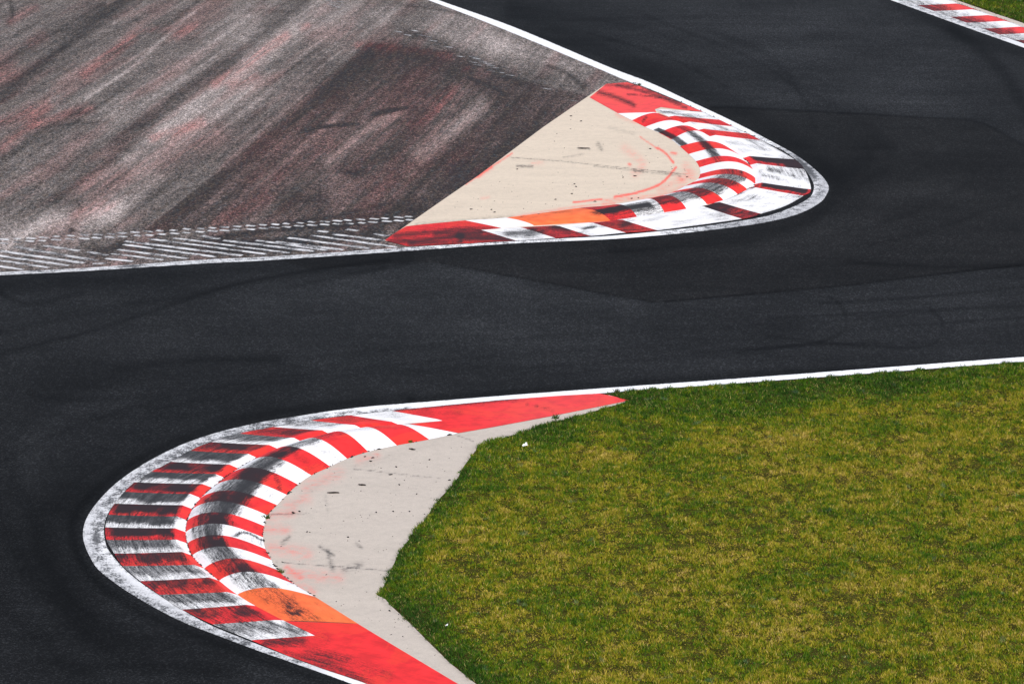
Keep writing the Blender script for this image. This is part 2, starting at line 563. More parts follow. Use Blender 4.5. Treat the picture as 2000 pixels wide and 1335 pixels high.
TRACK_DARK += [([(1388, 209), (1460, 211), (1650, 220.5), (1825, 230.5), (1895, 234.5), (1947, 254), (2000, 284)], 1.8, .65), ([(2350, 496), (2000, 518.5), (1825, 537), (1650, 558), (1460, 575.5), (1300, 589)], 1.6, .55), ([(1277, 590.5), (1180, 573.5), (1085, 555.5), (970, 534.5), (861, 514)], 1.5, .45),
    ([(1100, 500), (1300, 484), (1500, 470)], 3, .22), ([(1150, 530), (1350, 516), (1480, 500)], 4, .2), ([(1380, 240), (1480, 300), (1590, 360)], 12, .25), ([(1700, 480), (1850, 440), (2000, 380)], 5, .18), ([(1600, 470), (1800, 410), (1900, 350)], 4, .15),
    ([(600, 700), (900, 668), (1200, 650), (1600, 628), (2000, 590)], 4, .16), ([(500, 740), (900, 700), (1400, 668)], 3, .15), ([(300, 800), (600, 740), (1000, 715)], 5, .15), ([(880, 20), (1150, 100), (1350, 185)], 5, .22), ([(1000, 10), (1300, 70), (1560, 170), (1720, 260)], 8, .14)]
TRACK_LIGHT = [
    ([(60, 1180)], 50, .2), ([(330, 1330), (200, 1230)], 16, .2), ([(60, 940), (80, 840), (250, 770)], 24, .2),
    ([(1400, 60), (1700, 120)], 120, .34), ([(1800, 180)], 80, .32), ([(1120, 20), (1300, 40)], 50, .1),
    ([(700, 570), (1000, 590)], 60, .28), ([(850, 525), (1000, 560), (1250, 600)], 14, .22), ([(560, 640), (900, 650)], 60, .16),
    ([(1600, 620), (2000, 600)], 40, .22), ([(1500, 480), (1650, 430)], 40, .18), ([(1700, 420), (1760, 380), (1860, 360)], 26, .25),
    ([(1000, 660), (1400, 650)], 60, .12), ([(300, 620), (500, 600)], 40, .10),
]
SPECKS = [(rng.uniform(0, 2000), rng.uniform(500, 760)) for _ in range(0)]


def track_masks(P, W):
    d = np.clip(1.35 * strokes(P, TRACK_DARK), 0, 1)
    l = np.clip(1.5 * strokes(P, TRACK_LIGHT), 0, 1) * (.55 + .9 * fbm(P[:, 0] / 90, P[:, 1] / 22, 3))
    return np.column_stack([d, l, np.zeros(len(P))])


gx = np.r_[np.arange(-2200, -40, 40), np.arange(-40, 2040, 4), np.arange(2040, 3200, 40)]
gy = np.r_[np.arange(-400, -30, 30), np.arange(-30, 1365, 2.5), np.arange(1365, 2200, 40)]
P = np.stack(np.meshgrid(gx, gy), -1).reshape(-1, 2)
Wg = ground(P)
nx, ny = len(gx), len(gy)
i = (np.arange(ny - 1)[:, None] * nx + np.arange(nx - 1)[None]).ravel()
me = tri_mesh('track', np.column_stack([Wg, np.zeros(len(Wg))]), np.stack([i + nx, i + nx + 1, i + 1, i], 1), M_track)
put_col(me, 'mask', track_masks(P, Wg))
tag(link('track', me), 'dark grey asphalt race track sweeping through an S bend between the kerbs', 'race track', kind='structure')

PATCH = [(540, 505), (650, 497), (740, 492), (810, 487), (975, 475), (1100, 469), (1266, 459), (1377, 448), (1488, 432), (1557, 415), (1595, 396), (1606, 375), (1606, 355), (1580, 325), (1540, 300), (1490, 272), (1440, 247), (1388, 221), (1375, 209.5), (1460, 212), (1650, 221), (1825, 231), (1895, 235), (1947, 255), (2000, 285), (2200, 420), (2350, 495), (2000, 518), (1825, 536), (1650, 557.5), (1460, 575), (1300, 588.5), (1277, 590), (1180, 573), (1085, 555), (970, 534), (861, 513.5), (805, 510.5), (700, 520), (600, 524)]
ps = sheet('asphalt_patch', PATCH, .004, 4, M_patch, track_masks)
tag(ps, 'darker resurfaced asphalt patch round the far apex, ending in a long point', 'asphalt patch', kind='structure')

# ------------------------------------------------------------------ runoff
g2 = ground([(280, 450), (718, 84)])
dv = g2[1] - g2[0]
RUN_ANGLE = math.atan2(dv[0], dv[1])      # rotates the streak direction onto +Y
M_runoff = runoff_mat()
R_DARK = [
    ([(0, 190), (120, 95), (250, -5)], 13, .55), ([(0, 130), (70, 85), (200, 10)], 9, .4), ([(230, 275), (340, 195), (430, 130), (520, 62), (580, 20), (610, -10)], 14, .45), ([(300, 240), (400, 168), (470, 112)], 5, .25), ([(420, 250), (520, 170), (640, 85)], 5, .2), ([(60, 300), (180, 215), (300, 130)], 6, .22), ([(120, 200), (300, 70), (390, 0)], 4, .2), ([(250, 420), (420, 290), (520, 210)], 6, .22), ([(60, 420), (250, 290)], 8, .22),
    ([(292, 452), (392, 377), (534, 262), (724, 104)], 12, .42), ([(330, 470), (420, 400), (560, 300), (640, 230)], 14, .18),
    ([(720, 95), (860, 118), (960, 170)], 22, .30), ([(640, 170), (820, 140)], 60, .32), ([(1000, 170), (1080, 210)], 60, .32), ([(900, 330), (1000, 260)], 45, .38), ([(820, 420), (900, 350)], 35, .45),
    ([(560, 400), (620, 385)], 22, .4), ([(680, 330), (760, 300), (820, 220)], 16, .3), ([(560, 440), (700, 425), (800, 405)], 16, .35),
    ([(730, 223), (760, 217), (795, 210)], 3.4, 1.5), ([(590, 258), (640, 247), (700, 242)], 2.6, 1.3), ([(915, 152), (960, 170), (990, 186)], 3, .6),
    ([(1070, 128), (1110, 145), (1140, 170)], 5, .5), ([(1000, 95), (1090, 120)], 3, .25), ([(860, 20), (900, 30)], 3, .3), ([(780, 8), (900, 25), (1010, 45)], 3, .35),
    ([(400, 470), (440, 464), (520, 452), (600, 444), (700, 436), (800, 428)], 4, .7), ([(400, 468), (470, 455), (540, 440), (640, 425), (760, 398)], 3, .5),
    ([(420, 486), (560, 472), (740, 456)], 15, .62), ([(180, 495), (220, 486), (240, 478)], 10, .6), ([(260, 487), (420, 486), (600, 478)], 14, .50), ([(0, 505), (160, 500)], 10, .22),
    ([(138, 451), (140, 450)], 6, .75), ([(20, 0), (25, 30), (15, 45)], 5, .45), ([(60, 250), (180, 240), (300, 245)], 3, .25), ([(0, 330), (150, 220)], 16, .2),
    ([(120, 395), (150, 400)], 16, .35), ([(790, 62), (850, 80), (950, 130), (1020, 160)], 9, .35), ([(680, 338), (720, 338)], 5, .5),
]
R_LIGHT = [
    ([(168, 192), (260, 130), (320, 75), (378, 25)], 4, .5), ([(227, 224), (330, 150), (472, 52)], 34, .36), ([(315, 252), (440, 160), (577, 63)], 24, .42),
    ([(262, 318), (380, 240), (490, 168)], 30, .42), ([(100, 200), (200, 120)], 20, .2), ([(480, 90), (620, 10)], 30, .3), ([(640, 60), (700, 10)], 40, .3),
    ([(0, 470), (120, 430), (220, 415)], 26, .55), ([(200, 420), (300, 350)], 26, .22), ([(480, 372), (600, 280), (660, 225)], 12, .42), ([(640, 318), (655, 305), (720, 250), (790, 213)], 14, .62),
    ([(820, 300), (880, 258), (940, 212)], 22, .62), ([(570, 430), (660, 375), (740, 330)], 20, .25), ([(860, 60), (1000, 100)], 34, .35), ([(960, 80), (1100, 125)], 18, .42), ([(880, 20), (950, 50)], 20, .25),
    ([(0, 500), (150, 495)], 18, .15), ([(760, 40), (715, 75), (640, 145), (550, 220)], 4, .22), ([(280, 449), (388, 366), (460, 306), (540, 240), (640, 155), (716, 82)], 1.8, .34), ([(745, 38), (770, 25)], 14, .3),
]
R_RED = [
    ([(165, 147), (260, 72)], 9, .75), ([(0, 290), (90, 208)], 12, .55), ([(65, 245), (175, 212)], 10, .55), ([(0, 145), (20, 140)], 20, .4), ([(20, 42), (70, 15)], 8, .4), ([(60, 85), (85, 70)], 10, .45),
    ([(300, 270), (395, 240)], 9, .65), ([(420, 165), (560, 70)], 8, .75), ([(450, 165), (500, 150)], 10, .4), ([(180, 370), (300, 320), (420, 260)], 26, .28), ([(150, 420), (210, 400)], 14, .35), ([(425, 430), (520, 385)], 14, .32),
    ([(350, 65), (380, 60)], 14, .5), ([(270, 60), (330, 55)], 6, .4), ([(590, 55), (600, 50)], 6, .6), ([(700, 90), (800, 96), (880, 112)], 8, .55), ([(905, 137), (912, 134)], 5, 1.0), ([(860, 205), (885, 180)], 16, .5), ([(800, 245), (860, 215)], 8, .35),
    ([(700, 330), (800, 260)], 60, .16), ([(950, 330), (890, 345)], 12, .3), ([(500, 300), (620, 200)], 60, .14), ([(0, 240), (60, 215)], 10, .6), ([(540, 350), (650, 280)], 10, .25), ([(610, 70), (680, 60)], 20, .2),
]
BROWN = [(282, 450), (385, 368), (525, 248), (718, 84), (880, 102), (980, 150), (1160, 190), (1000, 300), (780, 450), (500, 445)]


def run_masks(P, W):
    w = 4.0
    d = strokes(P, R_DARK); l = strokes(P, R_LIGHT); r = strokes(P, R_RED)
    ins = inside(BROWN, P)
    e = dist_line(P, np.array(BROWN + BROWN[:1]))
    b = np.where(ins, np.clip(.80 + e / 120, 0, 1), np.clip(.5 - e / 3, 0, 1))
    l = l - .42 * b + .25
    r = r + .16 * b + .02
    return np.column_stack([np.clip(d, 0, 1), np.clip(l, 0, 1), np.clip(r, 0, 1)])


RUN = [(-700, 573), (-350, 554), (0, 535), (160, 527), (400, 511), (520, 505.5), (700, 493.5), (810, 486), (1000, 440), (1300, 300), (1262, 165), (1240, 160), (1172, 130), (987, 53), (843.5, 0), (590, -92), (190, -237), (-160, -361), (-700, -361)]
run = sheet('runoff', RUN, .0045, 3, M_runoff, run_masks)
tag(run, 'wide asphalt run-off streaked with grey, red paint and tyre marks', 'run-off area', kind='structure')

# ------------------------------------------------------------------ concrete
LC_RED = [([(600, 950), (660, 925)], 12, .30), ([(560, 985), (600, 975)], 10, .28), ([(525, 1010), (575, 1000)], 9, .35), ([(520, 1035), (560, 1035)], 9, .4), ([(530, 1070), (600, 1082)], 12, .36), ([(570, 1122), (660, 1128)], 12, .30), ([(575, 1145), (610, 1155)], 9, .4), ([(700, 900), (735, 890)], 8, .25), ([(560, 1110), (585, 1125)], 7, .5)]
LC_DARK = [([(624, 1068), (652, 1084)], 2.5, .6), ([(640, 1078), (650, 1112)], 5, .45), ([(672, 1113), (705, 1103)], 6, .40), ([(697, 1063), (706, 1070)], 3, .45), ([(552, 1060), (564, 1050)], 4, .5), ([(640, 900), (760, 870)], 3, .08), ([(640, 1000), (636, 970)], 3, .15), ([(1015, 846), (938, 869), (918, 890), (890, 936), (856, 974), (824, 1020), (779, 1076), (742, 1160), (790, 1209), (830, 1250), (925, 1336)], 4, .16), ([(560, 1010), (600, 960), (690, 915), (850, 866)], 7, .06)]
LC_JOINT = [[(520, 1005), (600, 1003)], [(690, 916), (860, 935)], [(540, 1098), (760, 1115)], [(890, 850), (925, 862)]]
UC_RED = [([(1200, 385), (1240, 378), (1290, 360), (1320, 328)], 2.2, 1.0), ([(1120, 396), (1175, 390)], 1.8, .8), ([(1285, 290), (1300, 300), (1315, 318)], 2, .9), ([(1250, 268), (1285, 292)], 1.5, .5), ([(1312, 299), (1320, 301)], 3, 1.0), ([(1229, 322), (1231, 323)], 3, 1.0), ([(1220, 290), (1255, 320), (1240, 340)], 8, .30), ([(1330, 350), (1350, 345)], 10, .45), ([(1290, 370), (1330, 350)], 7, .35), ([(1180, 394), (1290, 382), (1335, 366)], 5, .50), ([(1000, 425), (1120, 406), (1200, 398)], 3, .55), ([(935, 345), (960, 328)], 4, .7), ([(910, 360), (1000, 300)], 1.8, .6), ([(1205, 225), (1240, 240)], 4, .35), ([(1340, 325), (1345, 335)], 8, .4), ([(1040, 320), (1060, 318)], 4, .25), ([(940, 388), (955, 386)], 3, .25)]
UC_DARK = [([(1010, 325), (1040, 326)], 2.2, .75), ([(1128, 290), (1152, 292)], 1.3, .8), ([(1100, 308), (1140, 302)], 1.8, .3), ([(1168, 282), (1174, 292)], 4, .5), ([(815, 440), (1000, 425)], 5, .25), ([(1240, 334), (1256, 335)], 3, .45), ([(1285, 335), (1325, 340)], 2, .35), ([(1190, 250), (1240, 262)], 4, .15), ([(830, 420), (900, 405)], 8, .06)]
UC_JOINT = [[(995, 308), (1100, 316), (1340, 342)], [(1160, 325), (1330, 345)]]


def conc_masks(Rl, Dl, J):
    def f(P, W):
        r = .72 * strokes(P, Rl) + .6 * strokes(P, [x for x in Rl if x[1] < 2.6]); d = strokes(P, Dl)
        for j in J: d = d + .55 * np.exp(-(dist_line(P, np.array(j, float)) / .9) ** 2)
        return np.column_stack([np.clip(d, 0, 1), np.zeros(len(P)), np.clip(r, 0, 1)])
    return f


LCONC = [(1190, 772), (1229, 784), (1162.5, 803), (1120, 815), (1075, 826.5), (1015.5, 846), (938.5, 869), (921, 890.5), (905, 913), (893, 936), (875, 957), (858, 974.5), (826.5, 1020), (800, 1052), (781, 1076), (760, 1122), (741, 1163), (752, 1170), (768.6, 1188), (792, 1209), (813, 1229.5), (831, 1248), (880, 1296), (930, 1336), (1010, 1402), (1110, 1480), (1240, 1560), (1150, 1530), (900, 1400), (640, 1290), (480, 1235), (330, 1160), (250, 1090), (222, 1030), (250, 975), (330, 920), (420, 878), (540, 845), (700, 818), (900, 795), (1100, 778)]
tag(sheet('pavement', LCONC, .012, 2.5, M_conc_lower, conc_masks(LC_RED, LC_DARK, LC_JOINT)), 'pale grey concrete slab between the near kerb and the grass', 'concrete slab', kind='structure')
UCONC = [(1183.5, 165), (1122, 207), (1061, 249), (998, 296), (935, 343), (868, 389), (802, 435), (751, 471), (800, 479), (1008, 469), (1180, 456), (1370, 435), (1500, 412), (1560, 380), (1565, 345), (1520, 300), (1440, 262), (1340, 214), (1240, 170)]
tag(sheet('pavement', UCONC, .012, 2, M_conc_upper, conc_masks(UC_RED, UC_DARK, UC_JOINT)), 'beige triangular concrete slab inside the far kerb, crossed by a thin red line', 'concrete slab', kind='structure')
TCONC = [(1500, -140), (1700, -62), (1865, 0), (1922, 20), (2000, 46.5), (2300, 152), (2700, 295), (2700, 325), (2300, 184), (2000, 80), (1857, 30), (1740, -12), (1500, -100)]
tag(sheet('pavement', TCONC, .012, 8, M_conc_lower, lambda P, W: np.zeros((len(P), 3))), 'narrow concrete strip between the farthest kerb and the grass at the top right', 'concrete slab', kind='structure')

sm = lambda x, a, b: (lambda t: t * t * (3 - 2 * t))(np.clip((x - a) / (b - a), 0, 1))

# ------------------------------------------------------------------ edge lines
LO_WEAR = [([(560, 818), (430, 855), (330, 895), (250, 945), (200, 1000), (188, 1050)], 13, .58), ([(188, 1050), (195, 1090), (230, 1135), (300, 1182), (400, 1228), (480, 1256)], 11, .56), ([(480, 1258), (600, 1297)], 8, .38), ([(560, 822), (700, 805)], 5, .45), ([(720, 804), (800, 796)], 3, .3)]
LO_GAP = [([(795, 799.5), (700, 809.5), (608, 822), (520, 837), (413, 864), (330, 905)], 2.2, .75), ([(206, 1010), (202, 1040), (210, 1076), (240, 1108), (300, 1155)], 3, .30), ([(250, 960), (215, 1000)], 3, .5)]
UP_WEAR = [([(1480, 275), (1540, 300), (1575, 325)], 12, .42), ([(1560, 315), (1590, 345)], 9, .62), ([(1580, 340), (1605, 370)], 12, .4), ([(1600, 380), (1540, 415), (1440, 438), (1300, 455)], 9, .40), ([(0, 536), (200, 526), (400, 511)], 5, .32), ([(60, 529), (120, 526)], 4, .45), ([(235, 521), (275, 519)], 5, .65), ([(400, 512), (600, 501), (780, 488)], 6, .38), ([(780, 486), (900, 480), (1100, 469)], 4, .35), ([(780, 491), (850, 485)], 3, .55)]
TH_WEAR = [([(1760, 3), (1900, 52), (1960, 74)], 5, .42)]


def wearf(Ls, grey=None):
    def f(P, v):
        w = strokes(P, Ls)
        g = strokes(P, grey) if grey else np.zeros(len(P))
        w = w * np.where(w > .25, .80 + .32 * np.exp(-((v - .62) / .24) ** 2), 1.0)     # the tyres scrub the inner half most
        g = g + .8 * np.clip(w - .2, 0, 1) * (1 - sm(v, .15, .45))
        w = w + .30 * np.exp(-((v) / .08) ** 2) + .2 * np.exp(-((1 - v) / .08) ** 2)
        return np.column_stack([np.clip(w, 0, .97), np.clip(g, 0, 1), np.zeros(len(P))])
    return f


tag(strip_line('edge_line', LO_OUT, LO_IN, .008, 1100, 9, wearf(LO_WEAR + LO_GAP, [([(620, 810), (430, 853), (320, 897), (240, 948), (185, 1010), (172, 1050), (190, 1100), (260, 1155), (380, 1218), (500, 1262), (620, 1300)], 24, .55)])), 'white edge line curving round the near kerb and on along the grass', 'edge line', kind=THING)
tag(strip_line('edge_line', UP_OUT, UP_IN, .008, 1100, 9, wearf(UP_WEAR, [([(1540, 295), (1600, 345), (1610, 375), (1560, 412), (1480, 434), (1380, 448)], 14, .85), ([(0, 536), (400, 512), (800, 487)], 10, .45)])), 'white edge line wrapping round the far kerb from the run-off hatching to the top', 'edge line', kind=THING)
tag(strip_line('edge_line', TH_OUT, TH_IN, .008, 400, 9, wearf(TH_WEAR, [([(1740, 0), (1900, 55), (2000, 90)], 12, .35)])), 'short piece of white edge line beside the farthest kerb, top right', 'edge line', kind=THING)

# ------------------------------------------------------------------ kerbs
def cat(P, q):
    """Catmull-Rom value of the list P at parameters q"""
    P = np.asarray(P, float)
    Q = np.vstack([2 * P[0] - P[1], P, 2 * P[-1] - P[-2]])
    k = np.clip(np.floor(q).astype(int), 0, len(P) - 2); t = (q - k)[:, None]
    p0, p1, p2, p3 = Q[k], Q[k + 1], Q[k + 2], Q[k + 3]
    return 0.5 * (2 * p1 + (p2 - p0) * t + (2 * p0 - 5 * p1 + 4 * p2 - p3) * t * t + (3 * p1 - p0 - 3 * p2 + p3) * t ** 3)


def band(name, A, B, cols, prof, rub, parent, base, nu=10, vs=None, only=None, smooth=True):
    """a strip of painted blocks between the edge points A and B, cross-section prof(v, q)"""
    A = ground(A); B = ground(B)
    vs = np.linspace(0, 1, 25) if vs is None else np.asarray(vs)
    nv = len(vs)
    a, b = only if only else (0, len(cols))
    q = np.linspace(a, b, (b - a) * nu + 1)
    PA = cat(A, q); PB = cat(B, q)
    mid = (PA + PB) / 2
    s = np.r_[0, np.cumsum(np.hypot(*np.diff(mid, axis=0).T))]
    wid = np.hypot(*(PB - PA).T)
    XY = PA[:, None] + (PB - PA)[:, None] * vs[None, :, None]
    QQ = np.repeat(q, nv); VV = np.tile(vs, len(q))
    Z = prof(VV, QQ)
    W = np.column_stack([XY.reshape(-1, 2), Z])
    P = survey(W[:, :2])
    # the faces of neighbouring blocks do not share vertices, so paint and wear stop cleanly
    verts = []; faces = []; mi = []; msk = []; uv = []
    n0 = 0
    for k in range(a, b):
        j0 = (k - a) * nu
        ids = np.arange(j0 * nv, (j0 + nu + 1) * nv)
        verts.append(W[ids])
        t = np.clip(QQ[ids] - k, 0, 1)
        m = rub(k, t, VV[ids], P[ids])
        msk.append(m)
        uv.append(np.column_stack([np.repeat(s[j0:j0 + nu + 1], nv), VV[ids] * np.repeat(wid[j0:j0 + nu + 1], nv)]))
        ii = (np.arange(nu)[:, None] * nv + np.arange(nv - 1)[None]).ravel() + n0
        faces.append(np.stack([ii, ii + 1, ii + nv + 1, ii + nv], 1))
        mi += [KM[cols[k]]] * len(ii)
        n0 += len(ids)
    W = np.vstack(verts) - np.array(base); T = np.vstack(faces)
    x, y, z = W[T[:, 0]], W[T[:, 1]], W[T[:, 2]]
    if np.sum((y - x)[:, 0] * (z - x)[:, 1] - (y - x)[:, 1] * (z - x)[:, 0]) < 0: T = T[:, ::-1]
    me = tri_mesh(name, W, T, KMATS, mi, smooth)
    put_col(me, 'mask', np.vstack(msk)); put_uv(me, 'suv', np.vstack(uv))
    return link(name, me, parent)


def flat_part(name, poly, z, step, mat, rubf, parent, base, ang=0.0):
    o = sheet(name, poly, z, step, mat, rubf)
    me = o.data
    W = np.empty(len(me.vertices) * 3, np.float32); me.vertices.foreach_get('co', W); W = W.reshape(-1, 3)
    c, s = math.cos(ang), math.sin(ang)
    put_uv(me, 'suv', np.column_stack([W[:, 0] * c + W[:, 1] * s, -W[:, 0] * s + W[:, 1] * c]))
    me.vertices.foreach_set('co', np.ascontiguousarray(W - np.array(base, np.float32)).ravel())
    me.update()
    o.parent = parent
    return o


def apron_prof(hs):
    hs = np.asarray(hs, float)
    def f(v, q):
        h = np.interp(q, np.arange(len(hs)), hs)
        return .017 + h * np.where(v < .87, (v / .87) ** 1.3, np.clip((1 - v) / .13, 0, 1))
    return f


def hump_prof(hs):
    hs = np.asarray(hs, float)
    def f(v, q):
        h = np.interp(q, np.arange(len(hs)), hs)
        return np.where(v < 0, .012, .016 + h * np.sin(np.pi * np.clip(v, 0, 1) ** .80))
    return f


AV = np.r_[np.linspace(0, .84, 22), .87, .90, .94, .97, 1.0]
HV = np.r_[-.03, np.linspace(0, 1, 31)]
sm = lambda x, a, b: (lambda t: t * t * (3 - 2 * t))(np.clip((x - a) / (b - a), 0, 1))

# ---- near kerb
A_O = [(765, 803), (685, 812), (608, 822), (534, 834.5), (469, 847.5), (413, 864), (373, 881), (334, 902.5), (296, 922), (263, 942.5), (243, 961), (224, 984), (212, 1006), (206, 1030.5), (208, 1055), (223, 1081.5), (239.5, 1106), (274, 1135.5), (311, 1162), (356, 1191), (415, 1220), (491, 1251)]
A_G = [(865, 822.5), (777, 829.5), (706, 837.5), (644, 848.5), (590, 864), (543, 877.5), (502, 895), (466, 916), (439, 934), (415, 953.5), (392, 973.5), (376, 995), (366, 1017), (362.5, 1040), (366, 1062), (375, 1085.5), (399, 1111), (428, 1135), (463.5, 1162), (499, 1184), (553, 1212), (615, 1242)]
A_COL = 'wrwrwrwrwrwrwrwrwrwrw'
A_H = [.01, .03, .05, .06] + [.065] * 14 + [.05, .03, .015, .004]
def a_rub(k, t, v, P):
    # car wheels scrub the front part of every block; the chamfer by the gutter stays clean
    amt = np.interp(k + .5, [0, 1.5, 3, 4.5, 6, 13, 15, 17, 19, 21], [.02, .25, .52, .82, .97, .98, .80, .72, .76, .6])
    edge = np.interp(k + .5, [0, 3, 6, 21], [.45, .75, .86, .86])
    e = fbm(P[:, 0] / 26 + k * 7.7, P[:, 1] / 9, 3) - .5
    if A_COL[k] == 'r':
        m = amt * (1 - .62 * sm(t + e * .5, .58, .86)) * (1 - sm(v + e * .10, edge - .04, edge + .03))
        m = m * (1 - .30 * (1 - sm(v, .05, .10)))
        bl = fbm(P[:, 0] / 34 + 50 + 3.1 * k, P[:, 1] / 20 + 5, 3)
        m = m * (1 - (.55 if k > 13 else .28) * sm(bl, .50, .68))
        m = np.maximum(m, amt * .34 * (1 - sm(v, edge - .02, edge + .03)) * sm(bl, .35, .6))
    else:
        m = amt * .86 * (1 - .82 * sm(t + e * .7, .50, .86)) * (1 - sm(v + e * .12, edge - .05, edge + .03))
        m = np.where(k > 12, np.maximum(m, amt * .60 * (1 - sm(v + e * .2, .8, .95)) * (1 - .65 * sm(t + e * .5, .60, .88))), m)
    m = m + .10 * sm(fbm(P[:, 0] / 12, P[:, 1] / 8, 3), .5, .8) + .9 * strokes(P, [([(560, 1216), (575, 1235), (590, 1232)], 9, .55)]) * (A_COL[k] == 'w')
    return np.column_stack([np.clip(m, 0, .97), np.zeros(len(v)), np.zeros(len(v))])

L_G = [(798, 829.3), (777, 829.5), (706, 837.5), (644, 848.5), (588, 864.5), (534, 881), (488, 903), (451, 926), (418, 950.5), (392, 973.5), (376, 995), (366, 1017), (362.5, 1040), (366, 1062), (375, 1085.5), (399, 1111), (428, 1135), (463.5, 1162), (556, 1213.5)]
L_I = [(895, 847), (838, 859), (775, 870.5), (719, 883), (678, 896.5), (645, 912), (608, 929), (582, 947), (560, 967), (541, 987), (523, 1007), (516, 1028), (514, 1050), (518.5, 1073), (530, 1094), (542, 1114), (575, 1141.5), (615, 1166), (699, 1218.5)]
L_COL = 'wrwrwrwrwrwrwrwrwo'
L_H = [.01, .06, .13, .18] + [.21] * 12 + [.20, .15, .012]
def l_rub(k, t, v, P):
    e = fbm(P[:, 0] / 16 + 3.3, P[:, 1] / 16, 3) - .5
    amt = np.interp(k + .5, [0, 2, 3.5, 5, 7, 9.5, 11, 13, 15, 16.5, 18], [0, .03, .22, .62, .92, .95, .85, .72, .72, .45, .05])
    lo = np.interp(k, [3, 6, 9, 12, 16], [.24, .22, .16, .10, .13]); hi = np.interp(k, [3, 5, 7, 9, 10, 11, 12, 14, 16], [.42, .52, .66, .72, .66, .60, .47, .50, .56])
    m = amt * sm(v + e * .10, lo - .06, lo + .06) * (1 - sm(v + e * .12, hi - .06, hi + .05))
    core = np.exp(-((v - (lo * .35 + hi * .65)) / .17) ** 2)
    m = m * (.62 + .55 * core)
    if L_COL[k] == 'w': m *= .86
    if L_COL[k] == 'r': m = m * 1.2 * (1 - .35 * sm(fbm(P[:, 0] / 14 + 8, P[:, 1] / 12, 3), .52, .68))
    if L_COL[k] == 'o':
        m = m + strokes(P, [([(566, 1187), (562, 1197), (570, 1203), (582, 1203)], 2.2, .8), ([(578, 1201), (592, 1199)], 2.2, .55), ([(575, 1193)], 5, .22), ([(572, 1170), (576, 1186)], 1.5, .25), ([(530, 1148), (545, 1152), (562, 1158)], 3, .22)])
    m = m + .10 * sm(fbm(P[:, 0] / 10 + 70, P[:, 1] / 8, 3), .5, .8) * (k > 3) + strokes(P, [([(458, 1066), (470, 1056), (488, 1052), (512, 1057)], 2.0, .75), ([(535, 935), (548, 962)], 2.5, .4)])
    return np.column_stack([np.clip(m, 0, .98), np.zeros(len(v)), np.zeros(len(v))])

b0 = [*ground([(440, 1040)])[0], 0.0]
kerb = empty('kerb', b0)
tag(kerb, 'nearest red and white kerb, heavily blackened, curving to the left beside the grass', 'kerb', 'red and white kerbs', kind=THING)
band('apron', A_O, A_G, A_COL, apron_prof(A_H), a_rub, kerb, b0, vs=AV, smooth=False)
band('hump', L_G, L_I, L_COL, hump_prof(L_H), l_rub, kerb, b0, vs=HV, only=(0, 17))
o = band('orange_panel', L_G, L_I, L_COL, hump_prof(L_H), l_rub, kerb, b0, vs=HV, only=(17, 18), nu=14)
o['label'] = 'orange painted end of the near kerb hump, scuffed'
E1 = [(765, 803.2), (865, 822.3), (855, 824), (800, 829), (895, 846.8), (960, 835.5), (1075, 814), (1160, 797), (1229, 783), (1200, 775.5), (1171, 769.5), (1090, 774), (1005, 780.5), (935, 787), (850, 795)]
def e1_rub(P, W):
    m = strokes(P, [([(765, 803), (900, 790), (1010, 781)], 3, .45), ([(1030, 790), (1080, 803)], 1.5, .3), ([(800, 808), (900, 806)], 5, .12)])
    f = sm(P[:, 0], 850, 1100) * .25
    return np.column_stack([np.clip(m, 0, 1), f, f * 0])
flat_part('end_ramp', E1, .0185, 5, M_red, e1_rub, kerb, b0, .2)
E2 = [(491, 1251.3), (615, 1242.2), (585, 1227), (557, 1214), (630, 1216.5), (699, 1219), (770, 1262), (893, 1335.5), (1010, 1400), (1090, 1445), (1150, 1490), (1100, 1474), (910, 1404.5), (780, 1358.5), (700, 1329.5), (631, 1306.5), (562.5, 1281.5)]
def e2_rub(P, W):
    m = strokes(P, [([(520, 1256), (590, 1251)], 10, .60), ([(560, 1278), (640, 1300), (720, 1334)], 8, .42), ([(600, 1275), (680, 1290)], 7, .28), ([(620, 1272), (760, 1320)], 12, .12), ([(600, 1228), (640, 1250)], 12, .10)])
    return np.column_stack([np.clip(m, 0, .95), m * 0, m * 0])
flat_part('end_ramp', E2, .0185, 4, M_red, e2_rub, kerb, b0, -.6)

